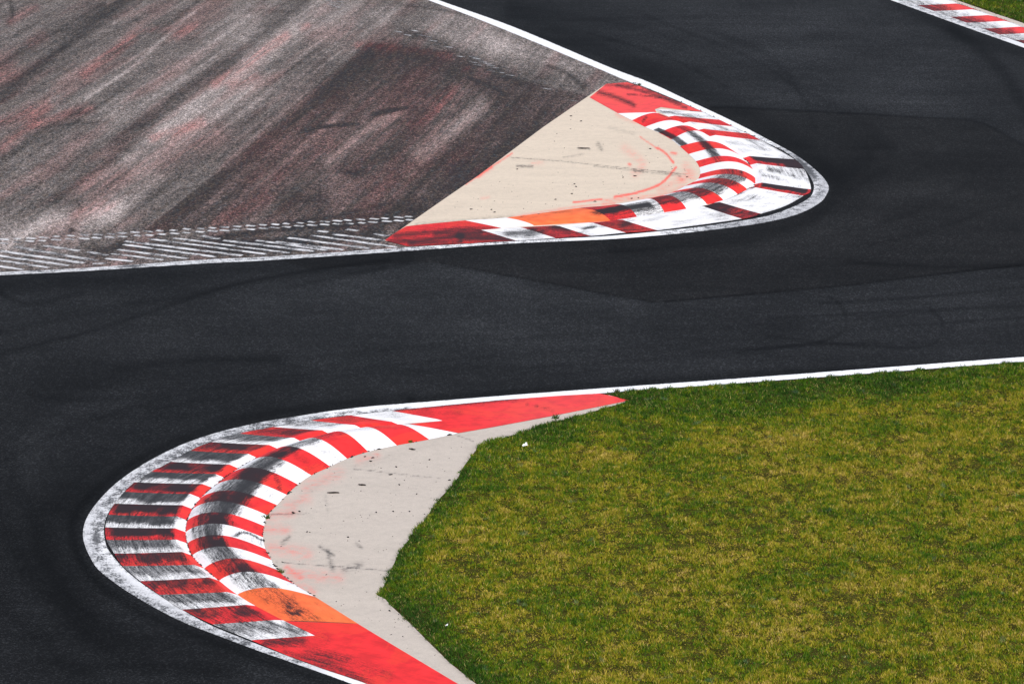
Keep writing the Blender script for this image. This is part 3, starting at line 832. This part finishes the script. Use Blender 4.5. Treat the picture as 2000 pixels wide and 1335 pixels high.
# ---- far kerb
U_O = [(1373, 220), (1405, 235), (1432, 248), (1461, 261.8), (1486, 275), (1551, 312), (1571, 331.5), (1584, 371), (1569, 383.5), (1532, 404), (1486, 418.5), (1449, 428.5), (1284, 451), (1222.5, 455.5), (1154, 462), (1085, 466), (1008, 471)]
U_G = [(1279, 215), (1306, 229), (1334, 241.5), (1362, 255.5), (1384, 268), (1451, 310), (1464, 323.5), (1474, 361), (1462, 370), (1430, 385), (1394, 397.5), (1362, 405), (1205, 430.5), (1149, 436), (1083.6, 441.5), (1016, 445), (939, 450)]
U_COL = 'wrwrwrwrwwrwrwrw'
U_H = [.02, .04, .055, .055, .06, .065, .065, .065, .065, .065, .06, .055, .04, .03, .02, .01, .003]
def u_rub(k, t, v, P):
    e = fbm(P[:, 0] / 22 + 9, P[:, 1] / 8, 3) - .5
    m = np.zeros(len(v))
    if k in (5, 7):
        m = .97 * (1 - sm(t + e * .35 + (.25 * (1 - v) if k == 7 else .32 * v - .1) * 0, .45, .85)) * (1 - sm(v, .84, .90)) * sm(v, .02, .08)
        m = np.maximum(m, .72 * (1 - sm(v, .25, .5)) * (k == 5))
        m = np.maximum(m, .25 * (1 - sm(v, .82, .9)))
    elif k == 10:
        m = .45 + .45 * sm(v + e * .5, .35, .75) * (1 - sm(v, .95, 1.0))
    elif U_COL[k] == 'r' and k >= 12:
        m = .34 + .25 * e + strokes(P, [([(1085, 442), (1110, 448)], 8, .5), ([(1215, 442), (1235, 438)], 5, .5)])
    elif U_COL[k] == 'r':
        m = .08 + .1 * e
    m = m + strokes(P, [([(1200, 190), (1270, 215), (1340, 228), (1385, 242), (1420, 255)], 2.5, .38), ([(1440, 258), (1480, 285), (1492, 292)], 4, .25), ([(1500, 330), (1530, 338), (1560, 350)], 3, .30), ([(1490, 347), (1520, 352)], 3, .30), ([(1530, 318), (1570, 335)], 12, .25),
                        ([(1500, 335), (1525, 340)], 2.5, .5), ([(990, 458), (1020, 456), (1040, 452)], 6, .55), ([(1030, 462), (1060, 455)], 5, .35), ([(1140, 449), (1160, 445)], 2.5, .6), ([(1250, 437), (1290, 428), (1330, 415)], 3, .15), ([(1400, 392), (1450, 380)], 2.5, .5), ([(1420, 398), (1480, 388)], 5, .12),
                        ([(1340, 432), (1420, 420)], 4, .1), ([(1480, 365), (1470, 371)], 2.5, .6)])
    m = m + .12 * np.exp(-(v / .06) ** 2) + .16 * sm(fbm(P[:, 0] / 30 + 11, P[:, 1] / 5, 3), .48, .75) * (v < .9)
    return np.column_stack([np.clip(m, 0, .97), np.zeros(len(v)), np.zeros(len(v))])

V_G = [(1281, 221), (1284, 222), (1334, 241.5), (1363, 256), (1384, 268), (1428, 294), (1448, 308), (1464.5, 323.5), (1471, 333.5), (1475.5, 349), (1474, 360.5), (1459, 370.5), (1441, 381), (1413, 392), (1380, 399.5), (1341, 409.5), (1298, 417), (1244, 424.5), (1191.5, 431.5), (1042, 441), (978, 446)]
V_I = [(1207, 222.5), (1234.5, 236), (1260, 249), (1287, 260.5), (1311, 273.5), (1328, 287), (1345, 302), (1359, 316), (1366, 328), (1367.5, 341), (1363, 350.5), (1354, 356.5), (1338, 364.5), (1320, 374), (1298, 381.5), (1277, 386.5), (1251, 391.5), (1189, 402), (1130, 407.5), (989, 426), (909, 431.5)]
V_COL = 'wrwrwrwrwrwrwrwrwrow'
V_H = [.01, .06, .13, .18] + [.215] * 12 + [.20, .17, .11, .03, .004]
def v_rub(k, t, v, P):
    e = fbm(P[:, 0] / 12 + 5, P[:, 1] / 9, 3) - .5
    m = np.zeros(len(v))
    vc = np.interp(k, [2, 7], [.36, .62])
    if 3 <= k <= 7:   # one tyre track crosses these blocks
        m = np.interp(k, [3, 4, 5, 6, 7], [.40, .72, .85, .80, .25]) * np.exp(-((v - np.interp(k + t, [3, 4, 5, 6, 7], [.50, .52, .56, .60, .64])) / .085) ** 4)
    if 2 <= k <= 4: m = np.maximum(m, .80 * sm(v, .83, .87) * (1 - sm(v, .97, 1)) * ((k > 2) | (t > .5)))
    if 9 <= k <= 15:
        amt = [.42, .78, .62, .84, .62, .78, .62][k - 9] * (.8 if V_COL[k] == 'w' else 1.0)
        m = np.maximum(m, amt * sm(v + e * .2, .10, .22) * (1 - sm(v + e * .2, .52, .75)))
    if k == 16: m = np.maximum(m, .8 * np.exp(-((v - .28) / .12) ** 2) * (t > .3) + .3 * (v < .5))
    if k == 17: m = np.maximum(m, .25 + .75 * sm(v + e * .1, .16, .26) * (1 - sm(v + e * .1, .45, .60)))
    if k == 18: m = m + strokes(P, [([(1160, 424), (1195, 422)], 3, .6), ([(1080, 420), (1110, 418)], 3, .2)])
    if k in (1, 2): m = m + strokes(P, [([(1262, 234), (1256, 240)], 2, .6), ([(1290, 228), (1300, 232)], 2, .5), ([(1305, 240), (1312, 237)], 2, .5)])
    return np.column_stack([np.clip(m, 0, .97), np.zeros(len(v)), np.zeros(len(v))])

b1 = [*ground([(1420, 350)])[0], 0.0]
kerb2 = empty('kerb', b1)
tag(kerb2, 'red and white kerb bending to the right round the beige concrete triangle', 'kerb', 'red and white kerbs', kind=THING)
band('apron', U_O, U_G, U_COL, apron_prof(U_H), u_rub, kerb2, b1, vs=AV, smooth=False, nu=12)
band('hump', V_G, V_I, V_COL, hump_prof(V_H), v_rub, kerb2, b1, vs=HV, only=(0, 18))
o = band('orange_panel', V_G, V_I, V_COL, hump_prof(V_H), v_rub, kerb2, b1, vs=HV, only=(18, 19), nu=14)
o['label'] = 'orange painted piece of the far kerb hump'
band('hump_end', V_G, V_I, V_COL, hump_prof(V_H), v_rub, kerb2, b1, vs=HV, only=(19, 20), nu=14)
F1 = [(1184, 165), (1225, 162), (1255, 171.5), (1322, 198.5), (1373, 219.7), (1330, 215.5), (1291, 210.5), (1279, 214.5), (1282, 221), (1245, 221.5), (1207, 222.2), (1151.5, 191.5)]
def f1_rub(P, W):
    m = strokes(P, [([(1168, 181), (1200, 190), (1238, 206)], 4, .62), ([(1205, 168), (1250, 178), (1300, 195), (1340, 212)], 2.5, .50), ([(1225, 185), (1290, 192), (1330, 200)], 1.2, .5), ([(1185, 167), (1245, 168)], 2.5, .4), ([(1255, 172), (1330, 203)], 2, .45)])
    return np.column_stack([np.clip(m, 0, .95), m * 0 + .2, m * 0])
flat_part('end_ramp', F1, .0185, 3, M_red_faded, f1_rub, kerb2, b1, .8)
F2 = [(939, 450.3), (958, 449), (978, 446.2), (909, 431.7), (850, 437), (793.5, 443), (770, 457), (752, 470.5), (772, 476), (796, 481.8), (837.5, 480.3), (920, 476), (1008, 471)]
def f2_rub(P, W):
    m = strokes(P, [([(770, 462), (900, 450), (960, 452)], 5, .55), ([(760, 474), (830, 470), (900, 462)], 5, .62), ([(900, 465), (960, 466), (1000, 469)], 8, .7), ([(800, 478), (900, 474)], 4, .45), ([(850, 459), (940, 456)], 4, .35)])
    m = m + .08
    return np.column_stack([np.clip(m, 0, .95), m * 0, m * 0])
flat_part('end_ramp', F2, .0185, 3, M_red, f2_rub, kerb2, b1, .05)

# ---- farthest kerb, top right
n3 = np.arange(-9, 18)
T_O = [(1793 + 31.9 * (k - 1), 11.2 + 11.45 * (k - 1)) for k in n3]
T_I = [(1885 + 31.3 * (k - 1), 12.2 + 11.30 * (k - 1)) for k in n3]
T_COL = ''.join('r' if k % 2 else 'w' for k in n3[:-1])
def t_prof(v, q):
    return .017 + .07 * np.where(v < .80, (v / .80) ** 1.2, np.clip((1 - v) / .2, 0, 1) ** .7)
def t_rub(k, t, v, P):
    e = fbm(P[:, 0] / 14, P[:, 1] / 6, 3) - .5
    m = (.60 if T_COL[k] == 'r' else .34) * (1 - sm(v + e * .4, .15, .62))
    m = m + .55 * sm(v, .84, .88) * (1 - sm(v, .93, .96)) * (.4 + e)
    return np.column_stack([np.clip(m, 0, .95), np.full(len(v), .25), np.zeros(len(v))])
b2 = [*ground([(1900, 40)])[0], 0.0]
kerb3 = empty('kerb', b2)
tag(kerb3, 'short flat run of red and white kerb at the top right corner', 'kerb', 'red and white kerbs', kind=THING)
band('apron', T_O, T_I, T_COL, t_prof, t_rub, kerb3, b2, vs=np.linspace(0, .80, 21), smooth=False)
band('back_slope', T_O, T_I, T_COL, t_prof, t_rub, kerb3, b2, vs=np.linspace(.80, 1, 7), smooth=False)

# ------------------------------------------------------------------ hatching on the run-off
def hatch_mat():
    t = NT('hatch_paint')
    w, _, _ = t.mask()
    p = t.pos()
    grit = t.noise(p, 26, 3, .8); blot = t.noise(p, 2.5, 4, .65)
    m = t.wear(t.math('ADD', w, -.04, clamp=True), blot, grit, 2.2, 2.2)
    return t.done(t.mix(m, (.66, .66, .67), (.05, .049, .05)), .8)
M_hatch = hatch_mat()


def bar(name, p, q, w, parent, base, wear):
    """one painted bar, w metres wide"""
    a, b = ground([p, q])
    d = (b - a) / np.hypot(*(b - a)); nrm = np.array([-d[1], d[0]])
    n = max(4, int(np.hypot(*(b - a)) / .25))
    V = []; m = []
    for j in range(n + 1):
        c = a + (b - a) * j / n
        ww = w * (1 if 0 < j < n else .8) * random.uniform(.85, 1.1)
        for s in (-1, 0, 1):
            V.append((*(c + nrm * s * ww / 2), .0085)); m.append(min(.95, max(0, wear + random.uniform(-.15, .15) + (.12 if s else 0))))
    T = []
    for j in range(n):
        for s in (0, 1):
            i0 = j * 3 + s
            T.append((i0 + 3, i0 + 4, i0 + 1, i0))
    W = np.array(V)
    T = np.array(T)
    x, y, z = W[T[0][:3]]
    if np.cross((y - x)[:2], (z - x)[:2]) < 0: T = T[:, ::-1]
    me = tri_mesh(name, W - np.array(base), T, M_hatch)
    put_col(me, 'mask', np.column_stack([m, m, m]))
    return link(name, me, parent)


bh = [*ground([(400, 490)])[0], 0.0]
hat = empty('painted_hatching', bh)
tag(hat, 'white slanting bars and two rows of dashes on the run-off beside the left edge line', 'track marking', kind=THING)
BARS = [((-60, 512), (46, 527), .35), ((-60, 500.5), (100, 523), .3), ((-60, 491), (140, 519), .3), ((-40, 484), (170, 514), .35), ((32, 482.4), (190, 510), .5), ((86, 480), (160, 490), .62), ((168, 491.5), (215, 499), .68), ((180, 515), (204, 514.5), .45),
        ((210, 505), (260, 511), .4), ((218, 495), (316, 508), .35), ((232, 488), (366, 505.6), .33), ((243, 478), (424, 502), .33), ((243, 471), (472, 499.5), .36), ((286, 466), (520, 496.5), .36), ((336, 465), (568, 494.5), .4), ((392, 462), (431, 467), .35),
        ((440, 470), (614, 491.5), .46), ((500, 470), (645, 489.5), .55), ((543, 472.5), (673, 488.5), .46), ((564, 465), (725, 486), .42), ((604, 460), (778, 483), .36), ((652, 458), (755, 470.5), .42), ((732, 457), (762, 461.5), .4), ((671, 448.5), (697, 451.2), .25), ((616, 452), (641, 453.6), .25)]
for p, q, w in BARS: bar('painted_bar', (p[0] + random.uniform(-6, 6), p[1] + random.uniform(-.6, .6)), (q[0] + random.uniform(-6, 4), q[1]), random.uniform(.15, .20), hat, bh, w)
UPR = [(1895, 112), (1800, 120), (1675, 127), (1570, 133), (1450, 140), (1335, 147), (1235, 152), (1110, 158), (1000, 163), (890, 170), (760, 178), (650, 185), (530, 190), (420, 198), (305, 203), (185, 210), (65, 215)]
LWR = [(1905, 142), (1800, 150), (1690, 157), (1560, 162), (1455, 170), (1340, 177), (1230, 182), (1120, 187), (1000, 193), (880, 200), (765, 208), (645, 215), (545, 220), (420, 228), (305, 235), (190, 240), (70, 245)]
dsh = [(400 + .21 * x, 400 + .21 * y) for x, y in UPR + LWR]
UP2 = [(1950, 85), (1825, 90), (1700, 100), (1565, 105), (1450, 113), (1320, 120), (1190, 128), (1080, 135), (950, 143), (830, 148), (690, 155), (550, 160), (420, 172), (300, 178), (170, 185), (40, 190)]
LW2 = [(1950, 117), (1820, 127), (1700, 132), (1580, 140), (1460, 148), (1340, 153), (1200, 162), (1070, 167), (940, 175), (820, 182), (680, 188), (550, 195), (410, 200), (290, 208), (170, 215), (40, 227)]
dsh += [(.2 * x, 430 + .2 * y) for x, y in UP2 + LW2]
for x, y in dsh:
    L = random.uniform(6, 10); x += random.uniform(-1.5, 1.5); y += random.uniform(-.4, .4)
    bar('painted_dash', (x - L, y - .9), (x + L, y + .9), .15, hat, bh, .28 + (.15 if x < 300 else 0) + random.uniform(-.1, .15))
bh2 = [*ground([(900, 90)])[0], 0.0]
hat2 = empty('painted_hatching', bh2)
tag(hat2, 'faint worn rows of white dashes on the run-off below the upper edge line', 'track marking', kind=THING)
for x, y in [(590, 208), (650, 230), (740, 232), (820, 268), (920, 308), (1000, 370), (1080, 372), (1100, 382), (1120, 394), (1145, 404), (1170, 416), (1195, 428), (1220, 442), (1080, 408), (1110, 425), (1200, 464), (1260, 474), (1320, 492), (700, 202), (780, 238), (1560, 580), (1740, 658)]:
    px, py = 600 + .3 * x, .3 * y
    bar('painted_dash', (px - 8, py - 1.2), (px + 8, py + 1.2), .10, hat2, bh2, .80)
for x, y in [(1830, 5), (1860, 18), (1890, 28), (1900, 12), (1850, 30), (1880, 40)]:
    px, py = .35 * x, .35 * y
    bar('painted_dash', (px - 8, py - 1.2), (px + 8, py + 1.2), .10, hat2, bh2, .78)

# ------------------------------------------------------------------ turf
def turf(name, poly, dens, mat, hgt, lushf, label, seedbox, soil_z=.0):
    so = sheet(name + '_soil', poly, .006 + soil_z, 30, M_soil)
    so.name = 'soil'
    so.data.materials[0] = M_verge if name == 'none' else M_soil
    tag(so, 'bare soil showing between blades under ' + label[0], 'soil', kind='structure')
    (x0, y0), (x1, y1) = seedbox
    N = int(abs((x1 - x0) * (y1 - y0)) * dens)
    W = np.column_stack([rng.uniform(x0, x1, N), rng.uniform(y0, y1, N)])
    P = survey(W)
    infr = (P[:, 0] > -40) & (P[:, 0] < 2050) & (P[:, 1] > -40) & (P[:, 1] < 1400)
    keep = infr | (rng.random(N) < .25)
    W, P = W[keep], P[keep]
    J = np.column_stack([fbm(W[:, 0] * 5, W[:, 1] * 5) - .5, fbm(W[:, 0] * 5 + 40, W[:, 1] * 5) - .5]) * np.array([17, 8]) * np.where(rng.random((N2 := len(W), 1)) < .04, 2.6, 1.0)
    keep = inside(poly, P + J)
    W, P = W[keep], P[keep]
    n1 = fbm(W[:, 0] * 6.5, W[:, 1] * 4.2, 3); n2 = fbm(W[:, 0] * 1.1 + 31, W[:, 1] * .8, 3)
    clump = np.clip((n1 - .5) * 2.8 + (n2 - .5) * .7 + .55, 0, 1)
    lush = lushf(P)
    keep = rng.random(len(W)) < np.clip(.58 + .75 * clump + .3 * lush, 0, 1)
    W, P, clump, lush = W[keep], P[keep], clump[keep], lush[keep]
    n = len(W)
    h = hgt * (.25 + 1.15 * clump + .2 * lush) * rng.uniform(.55, 1.25, n)
    az = rng.uniform(0, 2 * np.pi, n); lean = rng.uniform(.15, 1.0, n) * h * 1.1
    wd = rng.uniform(.006, .011, n)
    fa = rng.uniform(0, 2 * np.pi, n)
    z0 = np.full(n, .004 + soil_z)
    a = np.column_stack([W[:, 0] - np.cos(fa) * wd, W[:, 1] - np.sin(fa) * wd, z0])
    b = np.column_stack([W[:, 0] + np.cos(fa) * wd, W[:, 1] + np.sin(fa) * wd, z0])
    c = np.column_stack([W[:, 0] + np.cos(az) * lean, W[:, 1] + np.sin(az) * lean, z0 + h])
    V = np.stack([a, b, c], 1).reshape(-1, 3)
    me = tri_mesh(name, V, np.arange(3 * n).reshape(-1, 3), mat, smooth=False)
    r = rng.random(n)
    put_col(me, 'mask', np.stack([np.column_stack([r, lush, np.full(n, t)]) for t in (.25, .25, 1.0)], 1).reshape(-1, 3))
    o = link(name, me)
    tag(o, label[1], 'grass', kind='stuff')
    print(name, n, 'blades')
    return o


GRASS = [(2700, 657), (2350, 682), (2000, 708), (1500, 746), (1250, 763.5), (1180, 769), (1231, 784), (1162.5, 803), (1120, 815), (1075, 826), (1015.5, 845), (940, 867), (921, 890.5), (905, 912), (893, 936), (875, 956), (858, 974.5), (826.5, 1020), (800, 1052), (781, 1076), (760, 1120), (739, 1163), (752, 1170), (768.6, 1188), (792, 1209), (813, 1229.5), (831, 1248), (880, 1295), (930, 1335), (1010, 1400), (1110, 1478), (1240, 1560), (1400, 1625), (2700, 1900)]
gl = np.array(GRASS[:34], float)


def lush_near(P):
    d = dist_line(P, gl)
    e = fbm(P[:, 0] / 60, P[:, 1] / 25, 3) - .5
    return np.clip(.95 * np.exp(-(np.clip(d - 6, 0, None) / 42) ** 1.2) + e * .5, 0, 1) + .5 * strokes(P, [([(800, 1200), (900, 1300)], 60, .7), ([(1250, 800), (1500, 790), (1900, 745)], 22, .6), ([(1300, 850)], 60, .25)])


c4 = ground([(700, 1420), (2120, 1420), (2150, 690), (1000, 690)])
bx = ((c4[:, 0].min() - .5, c4[:, 1].min() - 1), (c4[:, 0].max() + .5, c4[:, 1].max()))
turf('grass', GRASS, 3700, M_grass, .050, lush_near, ('the near grass', 'mown olive and straw coloured grass filling the lower right'), bx)
FGR = [(1300, -215), (1500, -141), (1700, -63), (1865, -.5), (1922, 19), (2000, 45.5), (2300, 151), (2700, 294), (2700, -250), (1300, -330)]
c5 = ground([(1780, -45), (2080, -45), (2080, 85), (1780, 85)])
turf('grass', FGR, 900, M_grass_far, .075, lambda P: np.full(len(P), .35), ('the far grass', 'bright green grass in the top right corner beyond the farthest kerb'), ((c5[:, 0].min() - 2, c5[:, 1].min()), (c5[:, 0].max() + 8, c5[:, 1].max())))

# ------------------------------------------------------------------ rubber, twigs, litter
def chunk(name, px, py, lx, ly, hz, mat, ang, z=.012, segs=7):
    """an irregular elongated crumb lying on the surface"""
    x, y = ground([(px, py)])[0]
    V = []; T = []
    rings = segs; k = 6
    for i in range(rings):
        t = i / (rings - 1)
        r = math.sin(math.pi * min(max(t, .06), .94)) ** .6 * random.uniform(.75, 1.1)
        bend = .18 * ly * 2 * math.sin(t * 5 + px)
        for j in range(k):
            a = 2 * math.pi * j / k
            V.append(((t - .5) * lx, math.cos(a) * ly / 2 * r + bend, max(0, hz * .5 * (1 + math.sin(a) * r))))
    for i in range(rings - 1):
        for j in range(k):
            T.append((i * k + j, (i + 1) * k + j, (i + 1) * k + (j + 1) % k, i * k + (j + 1) % k))
    me = tri_mesh(name, V, T, mat)
    o = link(name, me, loc=(x, y, z))
    o.rotation_euler = (0, 0, ang)
    return o


def px_m(py): return F / np.hypot(ground([(1000, py)])[0][1], H)


for px, py, L, ang, lab in [(651, 964, 24, -.15, 'dark twig lying on the grey slab, second below the hump'), (707, 948.5, 16, -.5, 'small dark twig on the grey slab near its middle'), (805, 879, 14, -.2, 'short dark twig on the grey slab below the last red hump block'), (878, 851, 10, .2, 'tiny dark twig at the foot of the last white hump block'), (573, 1003, 8, -.3, 'stubby dark twig on the slab beside the red overspray'), (1140, 291, 24, -.1, 'thin dark twig lying on the beige concrete triangle')]:
    s = px_m(py)
    tag(chunk('twig', px, py, L / s, .045, .035, M_twig, ang, .0125), lab, 'twig', 'twigs on the concrete slabs')
for px, py, L in [(713, 893, 6), (728, 895.5, 8), (724, 902, 7), (774, 913, 5), (839, 899, 5), (763, 928, 10), (800, 1000, 4), (768, 1000, 4), (735, 1002, 4), (878, 939, 6), (814, 966, 4), (780, 948, 5), (585, 1000, 5), (600, 1040, 4), (680, 1050, 5), (761, 1194, 5)]:
    s = px_m(py)
    tag(chunk('rubber_crumb', px, py, L / s * .85, .034, .026, M_rubber, random.uniform(-.6, .6), .0125), 'small black crumb of tyre rubber on the grey slab by the near kerb', 'rubber crumb', 'rubber crumbs on the grey slab')
for px, py, L in [(920, 410, 7), (966, 416, 6), (960, 411, 4), (1020, 425, 8), (1052, 420, 6), (1085, 391, 5), (1117, 380, 5), (1240, 345, 9), (1217, 348, 4), (1234, 389, 6), (1342, 347, 7), (1162, 395, 7), (1247, 388, 5), (1122, 361, 4), (1125, 366, 4), (1010, 332, 5), (1270, 292, 6), (1115, 228, 6), (1135, 238, 5)]:
    s = px_m(py)
    tag(chunk('rubber_crumb', px, py, L / s * .85, .040, .028, M_rubber, random.uniform(-.6, .6), .0125), 'small black crumb of tyre rubber on the beige concrete triangle', 'rubber crumb', 'rubber crumbs on the beige triangle')


def crumbs():
    """the fine grit nobody could count"""
    pts = []
    def scatter(poly, n, zz=.0125, smin=.006, smax=.017):
        poly = np.array(poly, float); lo, hi = poly.min(0), poly.max(0)
        P = np.column_stack([rng.uniform(lo[0], hi[0], n), rng.uniform(lo[1], hi[1], n)])
        P = P[inside(poly, P)]
        for p in P: pts.append((p, zz, rng.uniform(smin, smax) * rng.uniform(.4, 1)))
    scatter([(700, 890), (920, 860), (890, 935), (820, 1020), (760, 1110), (740, 1160), (600, 1150), (530, 1080), (525, 1020), (580, 960), (640, 920)], 200)
    scatter([(1140, 200), (1290, 265), (1355, 320), (1355, 350), (1290, 378), (1100, 405), (980, 420), (830, 430), (940, 345)], 190, smin=.009, smax=.022)
    scatter([(760, 1165), (860, 1290), (800, 1270), (640, 1170)], 60)
    for line, n, j in [(A_G[6:18], 150, .7), (U_G[5:10], 60, .6), (L_I[1:18], 60, 1.2), (UP_IN[18:26], 30, .8), (T_I[6:16], 40, .8)]:
        L = smooth_line(line, 12)
        q = rng.uniform(0, len(L) - 1, n)
        for x in q:
            p = np.array([np.interp(x, np.arange(len(L)), L[:, k]) for k in (0, 1)]) + rng.normal(0, j, 2) * np.array([1, .5])
            pts.append((p, .018, rng.uniform(.010, .028)))
    V = []; T = []
    for p, z, s in pts:
        x, y = ground([p])[0]
        n0 = len(V)
        a0 = rng.uniform(0, 6.28); el = rng.uniform(1, 2.6)
        for k in range(5):
            a = 2 * math.pi * k / 5; u, w = math.cos(a) * s * el, math.sin(a) * s * rng.uniform(.6, 1)
            V.append((x + u * math.cos(a0) - w * math.sin(a0), y + u * math.sin(a0) + w * math.cos(a0), z))
        V.append((x, y, z + s * .9))
        for k in range(5): T.append((n0 + k, n0 + (k + 1) % 5, n0 + 5))
    o = link('grit', tri_mesh('grit', V, T, M_rubber, smooth=False))
    tag(o, 'fine black rubber grit scattered over slabs and kerb gutters', 'grit', kind='stuff')
crumbs()


def crumpled(name, px, py, s, mat, seed, z=.03):
    r = random.Random(seed)
    x, y = ground([(px, py)])[0]
    n = 5
    V = []; T = []
    for i in range(n):
        for j in range(n):
            V.append(((i / (n - 1) - .5) * s * (1 + r.uniform(-.2, .2)), (j / (n - 1) - .5) * s * .8, s * (.15 + .75 * (i / (n - 1)) * r.uniform(.5, 1)) * (1 if 0 < j < n - 1 else .3)))
    for i in range(n - 1):
        for j in range(n - 1):
            T.append((i * n + j, (i + 1) * n + j, (i + 1) * n + j + 1, i * n + j + 1))
    me = tri_mesh(name, V, T, mat, smooth=False)
    o = link(name, me, loc=(x, y, z))
    o.rotation_euler = (0, 0, .3)
    md = o.modifiers.new('thickness', 'SOLIDIFY'); md.thickness = .006
    return o


tag(crumpled('litter', 1024, 873, .10, M_litter, 3), 'crumpled scrap of white litter in the grass near the grey slab', 'litter')
tag(crumpled('litter', 872, 1224, .045, M_litter, 9), 'tiny white scrap in the green grass near the bottom of the slab', 'litter')


def weed(px, py, s, label):
    x, y = ground([(px, py)])[0]
    V = []; T = []; C = []
    r = random.Random(px)
    for k in range(46):
        a = r.uniform(0, 6.28); h = s * r.uniform(.4, 1.1); l = s * r.uniform(.2, 1.0); w = s * .07
        bx, by = r.gauss(0, s * .25), r.gauss(0, s * .18)
        n0 = len(V)
        V += [(bx - w, by, 0), (bx + w, by, 0), (bx + math.cos(a) * l, by + math.sin(a) * l, h)]
        T.append((n0, n0 + 1, n0 + 2)); q = r.random() * .3; C += [(q, .9, .2), (q, .9, .2), (q, .9, .8)]
    me = tri_mesh('weed', V, T, M_grass, smooth=False)
    put_col(me, 'mask', C)
    tag(link('weed', me, loc=(x, y, .014)), label, 'weed')
weed(521, 1013, .10, 'small green weed at the inner foot of the near hump')
weed(549, 1119, .09, 'sprig of grass growing at the lower inner edge of the near hump')
weed(801, 865, .07, 'dark little weed at the foot of a red block of the near hump')
weed(1085, 818, .12, 'green weed on the narrow slab under the red end of the near kerb')
weed(1249, 167, .08, 'dark weed between the far kerb end and its edge line')
weed(1205, 768, .11, 'dark green weed tuft at the tip of the near kerb')

# ------------------------------------------------------------------ light
SUN_EL, SUN_AZ = math.radians(52), math.radians(158)   # from behind the stand, a little to the right
w = bpy.data.worlds.new('World'); scene.world = w; w.use_nodes = True
nt = w.node_tree
sky = nt.nodes.new('ShaderNodeTexSky'); sky.sky_type = 'NISHITA'; sky.sun_disc = False
sky.sun_elevation = SUN_EL; sky.sun_rotation = SUN_AZ
sky.air_density = 1.0; sky.dust_density = 3.0; sky.ozone_density = 1.0
nt.links.new(sky.outputs[0], nt.nodes['Background'].inputs[0])
nt.nodes['Background'].inputs[1].default_value = .12
sd = bpy.data.lights.new('sun', 'SUN'); sd.energy = 2.0; sd.angle = math.radians(11); sd.color = (1.0, .95, .88)
so = bpy.data.objects.new('sun', sd); COL.objects.link(so)
dirv = Vector((math.sin(SUN_AZ) * math.cos(SUN_EL), math.cos(SUN_AZ) * math.cos(SUN_EL), math.sin(SUN_EL)))
so.location = dirv * 200
so.rotation_euler = dirv.to_track_quat('Z', 'Y').to_euler()

# ------------------------------------------------------------------ camera
cd = bpy.data.cameras.new('camera'); cd.sensor_width = 36; cd.lens = 36 * F / 2000
cd.clip_end = 2000; cd.clip_start = .5
co = bpy.data.objects.new('camera', cd); COL.objects.link(co)
co.location = (0, 0, H); co.rotation_euler = (math.pi / 2 - PITCH, 0, 0)
scene.camera = co
vs = scene.view_settings
vs.view_transform = 'Standard'; vs.look = 'None'; vs.gamma = 1.0; vs.use_curve_mapping = False
vs.exposure = 0.42
scene.render.resolution_x = 1024; scene.render.resolution_y = 683
